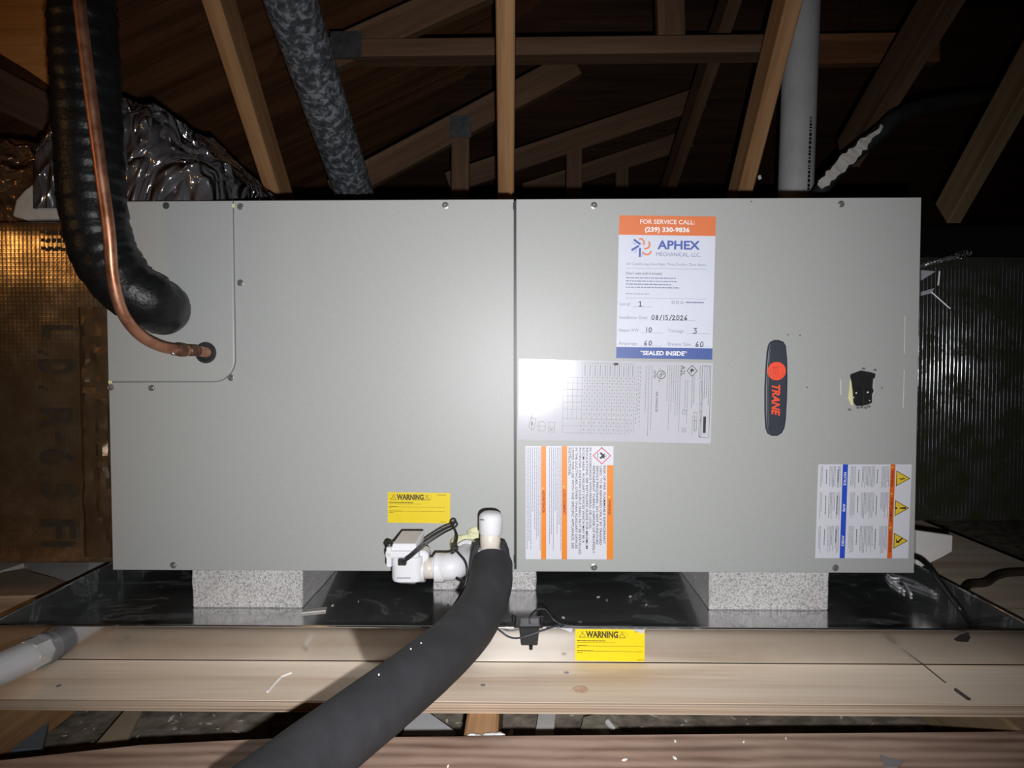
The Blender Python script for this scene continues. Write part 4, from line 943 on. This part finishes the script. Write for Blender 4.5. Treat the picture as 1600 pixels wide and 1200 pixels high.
# ------------------------------------------------------------------ pan float switch
fs_ = thing('pan_float_switch', pY(828, 1010, YPF-0.012), 'small black float switch clipped over the front lip of the pan', 'switch')
yf = YPF-0.010
q = [pY(811, 981, yf), pY(843, 980, yf), pY(840, 1009, yf), pY(814, 1009, yf)]
m = MB(); m.prism(q, (0, 0.0085, 0)); m.build('switch_body', BLACK, fs_, bevel=0.0012, bseg=1)
m = MB(); m.lathe(pY(829.5, 1009, yf+0.004), (0, 0, -1), [(0, 0.0025), (0.0045, 0.0025), (0.0052, 0.0017)], 12); m.build('stem_tip', BLACK, fs_, smooth=40)
a = pY(803, 978, yf+0.006); b = pY(848, 974.5, yf+0.006); m = MB(); m.box((a.x, YPF-0.008, ZPLY+LIP+0.0024), (b.x, YPF+0.030, ZPLY+LIP+0.0050)); m.build('clip_bar', BLACK, fs_, bevel=0.0006, bseg=1)
a = pY(812, 980, yf); b = pY(843, 974, yf); m = MB(); m.box((a.x, YPF-0.0095, ZPLY+LIP+0.0051), (b.x, YPF+0.012, ZPLY+LIP+0.0085)); m.build('clip_top', plain('smoky_plastic', (0.10, 0.10, 0.11), 0.25), fs_, bevel=0.001, bseg=1)
a = pY(803, 973, yf+0.02); m = MB(); m.lathe((a.x, a.y, ZPLY+LIP+0.005), (0, 0, 1), [(0, 0.003), (0.008, 0.003), (0.009, 0.002)], 12); m.build('clip_screw', BLACK, fs_, smooth=40)
a = pY(847, 971, yf+0.02); m = MB(); m.lathe((a.x, a.y, ZPLY+LIP+0.005), (0, 0, 1), [(0, 0.003), (0.006, 0.003), (0.007, 0.002)], 12); m.build('clip_screw', BLACK, fs_, smooth=40)
fw = thing('float_switch_wire', pY(860, 975, YPF), 'thin black wire looping over the pan lip at the black float switch', 'wire')
yq = YPF+0.002
m = MB(); m.tube(spline([pY(826, 974, yq), pY(829, 962, yq+0.004), pY(838, 953, yq+0.012), pY(850, 952, yq+0.012), pY(859, 960, yq+0.008), pY(866, 969, yq+0.004), pY(884, 977, yq+0.003), pY(930, 979, yq+0.004), pY(990, 978, yq+0.01)], 8), 0.0013, 8); m.build('wire_strand', BLACK, fw, smooth=True)
m = MB(); m.tube(spline([pY(776, 981, YPF+0.004), pY(782, 986, YPF-0.006), pY(793, 994, YPF-0.010), pY(806, 997, YPF-0.014), pY(822, 994, YPF-0.016), pY(845, 986, YPF-0.014), pY(866, 979, YPF-0.006), pY(880, 976, yq+0.002)], 8), 0.0013, 8); m.build('wire_strand', plain('grey_black_wire', (0.03, 0.035, 0.045), 0.45), fw, smooth=True)

# pan drain outlet at lower left
po = thing('pan_drain_pipe', pY(40, 1030, YPF-0.05), 'white pvc pipe with a dark nut leaving the pan at the lower left', 'pvc pipe')
pa = pY(70, 1013, YPF-0.002); pb = PD(30, 1032, 0.86); pc = PD(-60, 1072, 0.77)
m = MB(); m.tube([pa+Vector((0.004, 0, 0.001)), pa.lerp(pb, 0.25)], 0.0215, 28); m.build('lock_nut', GREYNUT, po, smooth=40)
m = MB(); m.tube([pa.lerp(pb, 0.25), pa.lerp(pb, 0.9)], 0.0200, 8); m.build('hex_adapter', PVC, po)
m = MB(); m.tube([pa.lerp(pb, 0.8), pb, pc], 0.0192, 24); pp_ = m.build('pipe', PVC, po, smooth=40)
d_ = (pc-pb).normalized()
def on_pipe(px, py, r=0.0196):
    best = None
    for k in range(0, 60):
        p = pa.lerp(pc, k/59); d = (p-CAM).dot(FWD); w_ = CAM+ray(px, py)*d
        if best is None or (w_-p).length < best[0]: best = ((w_-p).length, w_, p)
    w_, p = best[1], best[2]; off = w_-p; tc = (CAM-p).normalized(); h = max(0, r*r-off.length_squared)
    return p+off+tc*math.sqrt(h)
m = MB(); m.tube([on_pipe(26, 1011), on_pipe(38, 1003), on_pipe(47, 997)], 0.0011, 6); m.build('print_line', GREYINK, po)
m = MB(); m.tube([on_pipe(12, 1024), on_pipe(17, 1032), on_pipe(19, 1042)], 0.0014, 6); m.build('print_mark', GREYINK, po)

# ------------------------------------------------------------------ ducts either side
def duct(name, x0, x1, y0, y1, z0, z1, mat, label, wav=1.0):
    t = thing(name, ((x0+x1)/2, (y0+y1)/2, z0), label, 'duct')
    m = MB(); m.box((x0, y0, z0), (x1, y1, z1)); me = m.mesh('duct_board', 0.006, 2)
    bm = bmesh.new(); bm.from_mesh(me)
    bmesh.ops.subdivide_edges(bm, edges=[e for e in bm.edges if e.calc_length() > 0.1], cuts=24, use_grid_fill=True)
    for v in bm.verts:
        v.co.y += wav*(0.0035*noise.noise(v.co*6)+0.0016*noise.noise(Vector((v.co.x*9, v.co.y, v.co.z*22))))
    bm.to_mesh(me); bm.free()
    link('duct_board', me, mat, t, smooth=40); return t
LD = duct('supply_plenum', -1.50, -0.638, 0.018, 0.53, pY(80, 880, 0.018).z, pY(60, 346, 0.018).z, FOILB, 'brown foil-faced duct board plenum with R-6.5 printed on it at the left')
F = Frame(pY(50, 470, 0.014), pY(130, 470, 0.014), pY(50, 900, 0.014), (0, -1, 0)); F.o.y = 0.0125
m = MB(); F.text(m, 'L', 17, 39, 50, 1, 90, 'l', 0.02, 20); F.text(m, 'D', 10, 93, 58, 1, 90, 'l', 0.025, 24); F.text(m, 'R', 12, 172, 52, 1, 90, 'l', 0.02, 33); F.text(m, '-', 24, 210, 46, 1, 90, 'l', 0.02, 22); F.text(m, '6', 9, 238, 56, 1, 90, 'l', 0.02, 26); F.text(m, '.', 9, 276, 46, 1, 90, 'l', 0.02, 6); F.text(m, '5', 9, 292, 56, 1, 90, 'l', 0.02, 27); F.text(m, 'F', 8, 352, 56, 1, 90, 'l', 0.02, 32); F.text(m, 'I', 8, 389, 52, 1, 90, 'l', 0.02, 7)
for u, v in ((10, 78), (10, 135)): F.text(m, '.', u, v, 46, 1, 90, 'l', 0.02, 7)
m.build('lettering', PRINT, LD)
m = MB(); F.fine(m, 18, -112, 52, -70, 13, 5.5, 1, 0, 61, 0.1, (4, 11), 2); tag(m.build('fine_print', PRINT, LD), kind='stuff')
# wrinkled tape along the joint with the cabinet
m = MB(); rows = 44; z0 = pY(150, 870, 0.012).z; z1 = pY(150, 480, 0.012).z; vs = []
for j in range(rows+1):
    for i in range(9):
        x = -0.690+0.051*i/8; z = z0+(z1-z0)*j/rows
        h = abs(noise.noise(Vector((x*45, z*30, 2))))*0.008+abs(noise.noise(Vector((x*110, z*90, 5))))*0.005
        if i in (0,): h = -0.002
        vs.append((x+0.003*noise.noise(Vector((0, z*30, 1))), 0.0125-h, z))
m.add(vs, [(j*9+i, j*9+i+1, (j+1)*9+i+1, (j+1)*9+i) for j in range(rows) for i in range(8)]); m.build('joint_tape', JTAPE, LD, smooth=20)
RD = duct('return_plenum', 0.638, 1.60, 0.05, 0.53, pY(1520, 815, 0.05).z, pY(1520, 400, 0.05).z, FOILD, 'dark foil-faced duct with shiny threads at the right of the air handler', 0.4)
m = MB(); 
for j in range(16):
    q = pY(1442+(1512-1442)*j/15, 414-18*j/15, 0.03); blob(m, q, 0.004, 0.012, 0.003+0.004*(rnd.random() if j > 9 else 0.2), j, 0.5, 7, 5)
m.build('torn_foil_edge', FILM, RD, smooth=True)
m = MB(); m.tube([pY(1455, 456, 0.035), pY(1482, 480, 0.025), pY(1485, 482, 0.025)], 0.0011, 6); m.tube([pY(1468, 424, 0.035), pY(1466, 446, 0.03)], 0.0013, 6); m.build('hanging_thread', PVC, RD)
m = MB(); m.prism([pY(*q, 0.04) for q in ((1440, 422), (1462, 424), (1440, 438))], (0, 0.003, 0)); m.prism([pY(*q, 0.04) for q in ((1440, 456), (1460, 450), (1456, 458), (1440, 462))], (0, 0.003, 0)); m.build('torn_flap', plain('torn_grey', (0.25, 0.25, 0.28), 0.5), RD)
# lumps of mastic and film on the plenum top
ms = thing('duct_mastic', pY(55, 338, 0.05), 'white smear of duct mastic on top of the brown plenum beside the black pipe', 'sealant')
m = MB(); pol = [pY(*q, 0.06) for q in ((18, 338), (24, 312), (38, 296), (55, 284), (70, 282), (92, 288), (110, 300), (112, 342), (40, 344))]
m.prism(pol, (0, 0.02, 0)); m.build('smear', MASTIC, ms, bevel=0.004)
def crumple(name, outline, y0, depth, zbase, mat, label, cat, seed, nu=84, nv=46):
    """film heap: arc sections over a top line, front and back, resting on zbase"""
    m = MB(); vs = []
    for i in range(nu+1):
        t = i/nu*(len(outline)-1); k = min(int(t), len(outline)-2); fr = t-k
        px = outline[k][0]*(1-fr)+outline[k+1][0]*fr; py = outline[k][1]*(1-fr)+outline[k+1][1]*fr
        top = pY(px, py, y0+depth*0.45); hgt = max(top.z-zbase, 0.003)
        for j in range(nv+1):
            a = math.pi*j/nv; cc = math.cos(a); y = y0+depth*0.5*(1-math.copysign(abs(cc)**0.4, cc)); z = zbase+hgt*math.sin(a)**0.75
            p = Vector((top.x*(1-0.0)+(math.cos(a)*-0.012), y, z))
            r1 = abs(noise.noise(Vector((p.x*9+seed, p.y*5, p.z*7-p.x*6)))); r2 = abs(noise.noise(Vector((p.x*26, p.y*12+seed, p.z*18-p.x*20))))
            s = math.sin(a); q = Vector((p.x*13+seed, p.y*9, p.z*11-p.x*9)); dd = noise.voronoi(q)[0]
            d = (0.030*(0.32-r1)+0.016*(0.3-r2)+0.045*(0.45-dd[0])+0.012*noise.noise(q*3.1))*s
            vs.append(p+Vector((0.35*d, -d, 0.3*d)))
    W = nv+1
    m.add(vs, [(i*W+j, i*W+j+1, (i+1)*W+j+1, (i+1)*W+j) for i in range(nu) for j in range(nv)]+[tuple(range(W)), tuple(nu*W+j for j in range(W))])
    o = m.build(name, mat, None, smooth=14); tag(o, label, cat); return o
crumple('plastic_wrap', [(165, 215), (200, 196), (240, 186), (270, 190), (300, 205), (325, 222), (350, 250), (380, 278), (404, 303)], 0.05, 0.42, 0.2925, FILM, 'crumpled shiny clear plastic wrap heaped on the air handler at upper left', 'plastic wrap', 3.0)
crumple('plastic_film', [(-60, 262), (-10, 250), (10, 246), (30, 238), (60, 232), (90, 236), (150, 250)], 0.13, 0.32, pY(60, 346, 0.018).z+0.003, FILMB, 'crinkled amber plastic film above the brown plenum at the far left', 'plastic film', 8.0)

# ------------------------------------------------------------------ roof framing
def web(label, X, b, t, wid=0.038, dep=0.089, mat=LUMBER, ext0=0.35, ext1=0.25, cat='truss web', name='truss_web'):
    P0 = pX(b[0], b[1], X); P1 = pX(t[0], t[1], X); d = (P1-P0).normalized()
    o = lumber(name, P0-d*ext0, P1+d*ext1, wid, dep, (0, -1, 0.0), mat); tag(o, label, cat); return o
g_ = 'slanting truss webs'
web('slanting tan truss web rising between the plastic wrap and the mottled grey pipe', -0.615, (426, 305), (328, 0))
cw = web('upright tan truss web behind the middle seam of the air handler', -0.0165, (790.5, 305), (790, 0)); 
bpy.data.objects.remove(cw)
P0 = pY(790.5, 303, 0.60); P1 = pY(789.5, 0, 0.29); d = (P1-P0).normalized()
o = lumber('truss_web', P0-d*0.3, P1+d*0.3, 0.038, 0.089, (0, -1, 0), LUMBER); tag(o, 'upright tan truss web behind the middle seam of the air handler', 'truss web')
web('tan truss web leaning right, just left of the white vent pipe', 0.60, (1164, 305), (1242, 0))
web('thinner brown truss web leaning right, left of the one by the vent pipe', 0.60, (1047, 303), (1150, 0), mat=LUMDK)
web('olive tan truss stick at the far right above the dark duct', 1.20, (1490, 350), (1640, 90), mat=LUMGR, ext0=0.0, ext1=0.5)
# torn paper on webs
def scrap(label, name, pts_, Y, mat=PAPER, cat='paper scrap'):
    m = MB(); m.prism([pY(a, b, Y) for a, b in pts_], (0, 0.0012, 0)); tag(m.build(name, mat), label, cat)
# cross truss: level chord, rising chord, gang plate
ct = thing('cross_truss', pY(540, 90, 0.66), 'level brown truss beam running across behind the slanting webs', 'truss')
Yc = 0.70
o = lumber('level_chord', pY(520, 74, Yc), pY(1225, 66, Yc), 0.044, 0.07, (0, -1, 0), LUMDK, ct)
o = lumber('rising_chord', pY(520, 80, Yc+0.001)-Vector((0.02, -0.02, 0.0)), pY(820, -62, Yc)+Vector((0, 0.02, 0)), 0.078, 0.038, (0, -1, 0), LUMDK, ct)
m = MB(); q = pY(540, 68, Yc-0.0015); m.box((q.x-0.038, Yc-0.003, q.z-0.035), (q.x+0.04, Yc-0.0005, q.z+0.03)); m.build('gang_plate', GANG, ct)
m = MB(); q = pY(1052, 30, Yc+0.05); 
o = lumber('short_post', pY(1050, 54, Yc+0.03), pY(1047, -60, Yc+0.03), 0.07, 0.038, (0, -1, 0), LUMDK, ct)
o = lumber('level_brace', pY(1236, 76, 1.05), pY(1470, 72, 1.05), 0.088, 0.038, (0, -1, 0), SHEATH); tag(o, 'dark red-brown level brace at upper right behind the white vent pipe', 'truss brace')
t1 = thing('back_truss', pY(720, 305, 1.2), 'dim brown truss with a sloping chord and short post, left of the middle web', 'truss')
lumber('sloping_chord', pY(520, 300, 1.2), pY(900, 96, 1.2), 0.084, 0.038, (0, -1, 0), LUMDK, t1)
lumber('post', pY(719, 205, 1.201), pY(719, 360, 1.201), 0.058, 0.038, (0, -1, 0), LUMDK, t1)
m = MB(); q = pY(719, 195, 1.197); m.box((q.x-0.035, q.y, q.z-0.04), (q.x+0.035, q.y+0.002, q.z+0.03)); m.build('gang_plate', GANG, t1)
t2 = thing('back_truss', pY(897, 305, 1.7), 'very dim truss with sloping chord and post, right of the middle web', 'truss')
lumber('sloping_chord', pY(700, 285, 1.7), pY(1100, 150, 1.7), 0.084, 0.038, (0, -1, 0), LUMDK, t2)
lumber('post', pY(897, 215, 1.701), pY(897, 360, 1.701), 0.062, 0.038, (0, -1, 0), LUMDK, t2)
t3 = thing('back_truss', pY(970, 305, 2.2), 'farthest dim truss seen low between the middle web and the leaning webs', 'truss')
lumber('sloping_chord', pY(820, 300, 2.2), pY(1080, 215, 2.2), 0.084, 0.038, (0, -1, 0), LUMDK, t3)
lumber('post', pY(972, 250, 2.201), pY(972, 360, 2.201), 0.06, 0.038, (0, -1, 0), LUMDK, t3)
# dark rafter at upper left and at upper right
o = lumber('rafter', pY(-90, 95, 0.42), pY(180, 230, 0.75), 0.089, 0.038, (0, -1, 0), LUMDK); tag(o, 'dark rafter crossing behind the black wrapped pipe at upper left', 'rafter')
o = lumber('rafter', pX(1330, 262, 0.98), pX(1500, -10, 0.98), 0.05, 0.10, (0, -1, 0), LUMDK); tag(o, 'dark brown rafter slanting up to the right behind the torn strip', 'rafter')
m = MB(); m.prism([pY(*q, 0.30) for q in ((-70, -60), (150, -60), (150, 172), (84, 138), (40, 108), (0, 84), (-70, 40))], (0, 0.012, 0))  # added sheathing piece; the bulb's warm light is painted into its orange
tag(m.build('lit_sheathing_piece', wood('lamplit_plywood', (0.30, 0.13, 0.04), (0.48, 0.225, 0.07), (0.60, 0.31, 0.11), 0.7, 0, 3), bevel=0.001, bseg=1), 'roof sheathing sheet in painted lamp-lit orange at the top left corner behind the black pipe', 'plywood')
# galvanised pipe
gp = thing('vent_stack', pY(553, 305, 0.58), 'mottled dark grey metal vent pipe slanting up beside the left web', 'pipe')
A = pY(553, 300, 0.58); B = pY(454, 0, 0.10); d = (B-A).normalized()
m = MB(); m.tube([A-d*0.12, A, B, B+d*0.2], 0.0445, 40); m.build('pipe', PIPEGALV, gp, smooth=40)
m = MB(); off = Vector((-0.02, -0.0365, -0.006)); 
m.tube([A+off*0.99+d*0.02, B+off*0.99], 0.0022, 6); m.build('lock_seam', PIPEGALV, gp, smooth=True)
# white vent pipe
vp = thing('pvc_vent', pY(1242, 305, 0.78), 'upright white pvc vent pipe behind the right leaning web', 'pvc pipe')
A = pY(1242, 340, 0.78); B = pY(1255, -40, 0.76); m = MB(); m.tube([A, B], 0.0445, 36); m.build('pipe', PVCDULL, vp, smooth=40)
m = MB(); r_ = 0.0447
rr = random.Random(9)
y = 302.0
ax_ = (B-A)
for k in range(26):
    ln = rr.uniform(2, 6); t0 = (340-y)/380; t1_ = (340-(y-ln))/380
    for (tt0, tt1) in ((t0, t1_),):
        for a0, a1 in ((0.30, 0.48),) if rr.random() < 0.6 else ((0.30, 0.37), (0.41, 0.48)):
            vs = []
            for tt in (tt0, tt1):
                for a in (a0, a1): p = A+ax_*tt; vs.append(p+Vector((math.sin(a)*r_, -math.cos(a)*r_, 0)))
            m.add(vs, [(0, 1, 3, 2)])
    y -= ln+rr.uniform(0.8, 2.5)
    if y < 190: break
tag(m.build('printed_code', INK, vp), kind='stuff')
# torn white strip on a grey flex line at right
ft = thing('torn_flex_line', pY(1330, 250, 0.5), 'dark flexible line with a torn white strip rising from behind the right end', 'flex line')
path = [pY(1265, 330, 0.5), pY(1290, 288, 0.5), pY(1330, 245, 0.5), pY(1378, 205, 0.5), pY(1410, 178, 0.52), pY(1480, 158, 0.6), pY(1560, 145, 0.75), pY(1680, 105, 0.9)]
m = MB(); m.tube(spline(path, 8), [0.017]*49+[0.014]*8, 14); m.build('line', plain('dark_flex', (0.016, 0.017, 0.020), 0.5, 0, 0.3, 30), ft, smooth=True)
m = MB(); vs = []; K = 22
for i in range(K+1):
    t = i/K; c = Vector((1280+t*98, 292-t*95, 0)); wd = 11*math.sin(math.pi*min(1, t*0.9+0.12))+2
    for s in (-1, 1):
        jx = rr.uniform(-2, 2); vs.append(pY(c.x+s*wd*0.55+jx, c.y+s*wd*0.5+jx, 0.479-0.003*rr.random()))
m.add(vs, [(2*i, 2*i+1, 2*i+3, 2*i+2) for i in range(K)])
o = m.build('torn_strip', MASTIC, ft); md = o.modifiers.new('thickness', 'SOLIDIFY'); md.thickness = 0.002
# white blob painted in for a tiny bright glint far behind
m = MB(); q = pY(1187, 277, 0.9); blob(m, q, 0.006, 0.003, 0.007, 3, 0.3, 8, 6); tag(m.build('white_glint', FOAMW, smooth=True), 'tiny bright glint made as a white blob between the leaning web and the vent pipe', 'highlight')
scrap('torn white paper scrap stuck on the left slanting web', 'paper_scrap', ((385, 152), (388, 150), (394, 160), (402, 166), (405, 170), (396, 172), (389, 163)), pX(398, 160, -0.615).y-0.006)

# stuff on the platform by the ducts
def flat(name, label, cat, pts_, mat, z=ZPLY, th=0.006):
    m = MB(); m.prism([pZ(a, b, z+th+0.0004) for a, b in pts_], (0, 0, -th)); tag(m.build(name, mat, bevel=0.001, bseg=1), label, cat)
flat('board_offcut', 'grey-white board offcut on the plywood below the left plenum, beside the pan', 'offcut', ((42, 874), (138, 872), (140, 876), (136, 893), (104, 908), (44, 894)), CARD)
flat('board_offcut', 'small bright white board offcut below the left plenum at the pan corner', 'offcut', ((139, 872), (172, 876), (166, 884), (137, 894)), CARDW)
flat('board_offcut', 'brown board offcut at the far left edge on the plywood', 'offcut', ((-40, 900), (40, 888), (110, 909), (56, 930), (-40, 932)), CARDB)
flat('board_offcut', 'grey board offcut at the far left edge under the plenum', 'offcut', ((-40, 874), (40, 874), (38, 880), (-2, 893), (-40, 898)), CARD, th=0.009)
m = MB(); m.prism([pY(*q, 0.12) for q in ((1432, 829), (1489, 837), (1488, 862), (1470, 872), (1432, 890))], (0, 0.01, 0)); tag(m.build('cement_board_scrap', CARD, bevel=0.001, bseg=1), 'grey panel scrap standing under the right duct at the cabinet corner', 'scrap')
m = MB(); m.tube(spline([pZ(1503, 926, ZPLY+0.008), pZ(1515, 913, ZPLY+0.008), pZ(1540, 910, ZPLY+0.008), pZ(1556, 900, ZPLY+0.008), pZ(1575, 895, ZPLY+0.010), pZ(1610, 893, ZPLY+0.010), pZ(1660, 888, ZPLY+0.010)], 6), 0.0075, 10); tag(m.build('dark_cable', DGREY, smooth=True), 'dark rough cable lying across the plywood at the far right', 'cable')
m = MB(); m.tube(spline([pY(1425, 868, 0.06), pY(1440, 874, 0.03), pY(1456, 890, -0.01), pY(1468, 908, -0.04), pY(1484, 930, -0.07), pY(1503, 955, -0.10), pZ(1516, 972, ZPLY+0.006)], 8), 0.0045, 10); tag(m.build('power_cable', BLACK, smooth=True), 'black cable dropping from the lower right corner of the air handler into the pan', 'cable')
# white wire ties in the pan
tie = thing('white_tie', pZ(1405, 915, ZPLY+0.002), 'twisted white plastic tie lying in the pan at lower right', 'tie')
for pp_ in (((1386, 897), (1394, 903), (1408, 905), (1416, 915), (1424, 929)), ((1388, 902), (1396, 912), (1406, 919), (1410, 917)), ((1384, 899), (1392, 910), (1404, 914), (1413, 924))):
    m = MB(); m.tube(spline([pZ(a, b, ZPLY+0.004) for a, b in pp_], 5), 0.0022, 7); m.build('strand', PVC, tie, smooth=True)
m = MB(); m.tube(spline([pZ(1427, 908, ZPLY+0.004), pZ(1438, 914, ZPLY+0.004), pZ(1450, 916, ZPLY+0.004)], 4), [0.001, 0.0014, 0.0016, 0.002, 0.0024, 0.0024, 0.0026, 0.0028, 0.0028], 7); tag(m.build('wire_offcut', MASTIC, smooth=True), 'short pale wire offcut in the pan beside the white tie', 'wire offcut')
# broken plastic sliver in pan by left block
m = MB(); m.prism([pZ(*q, ZPLY+0.004) for q in ((470, 957), (486, 951), (511, 948), (509, 953), (490, 955))], (0, 0, -0.0025)); tag(m.build('plastic_sliver', MASTIC), 'pale plastic sliver in the pan by the left block', 'plastic sliver')
# items in the front gap
zg = -0.455
m = MB(); m.prism([pZ(*q, zg) for q in ((628, 1149), (642, 1112), (668, 1112), (712, 1143), (710, 1150))], (0, 0, -0.002)); tag(m.build('white_card', PAPER), 'white card scrap in the gap below the plywood, right of the hose', 'card')
m = MB(); m.prism([pZ(*q, zg) for q in ((836, 1150), (842, 1112), (868, 1112), (865, 1150))], (0, 0, -0.002)); tag(m.build('grey_card', CARD), 'dull grey card in the gap below the plywood, right of the middle joist', 'card')
m = MB(); m.prism([pZ(*q, zg) for q in ((793, 1150), (797, 1141), (802, 1140), (802, 1150))], (0, 0, -0.004)); tag(m.build('white_chip', FOAMW), 'small white chip in the gap just right of the middle joist', 'chip')
m = MB(); m.prism([pZ(*q, zg+0.01) for q in ((18, 1172), (20, 1110), (80, 1110), (66, 1168))], (0, 0, -0.01)); tag(m.build('blue_grey_scrap', BLUEG), 'blue-grey plastic scrap in the gap at lower left', 'scrap')
m = MB(); m.prism([pZ(*q, zg+0.005) for q in ((150, 1162), (195, 1110), (222, 1110), (198, 1158))], (0, 0, -0.006)); tag(m.build('pale_lath', CARDB), 'pale lath slanting across the gap at lower left', 'lath')
m = MB(); m.prism([pZ(*q, zg+0.003) for q in ((905, 1150), (912, 1120), (948, 1112), (975, 1148))], (0, 0, -0.004)); tag(m.build('insulation_scrap', plain('tan_scrap', (0.24, 0.21, 0.16), 0.9, 0, 0.3, 60)), 'tan insulation scrap in the gap below the yellow sticker', 'scrap')
m = MB(); m.prism([pZ(*q, zg+0.012) for q in ((946, 1126), (950, 1123), (961, 1136), (957, 1138))], (0, 0, -0.004)); tag(m.build('white_chip', FOAMW), 'bright white splinter in the gap below the yellow pan sticker', 'chip')
m = MB()
for px, py, r1, r2 in ((738, 1151, 0.007, 0.0035), (748, 1153, 0.006, 0.003), (765, 1151, 0.010, 0.005), (778, 1150, 0.008, 0.005)):
    blob(m, pZ(px, py, ZPLY-0.0105), r1, r2*1.3, 0.0035, px, 0.3, 10, 6)
tag(m.build('foam_drip', FOAMW, smooth=True), 'white foam drips on the middle joist at the edge of the brown board', 'foam')
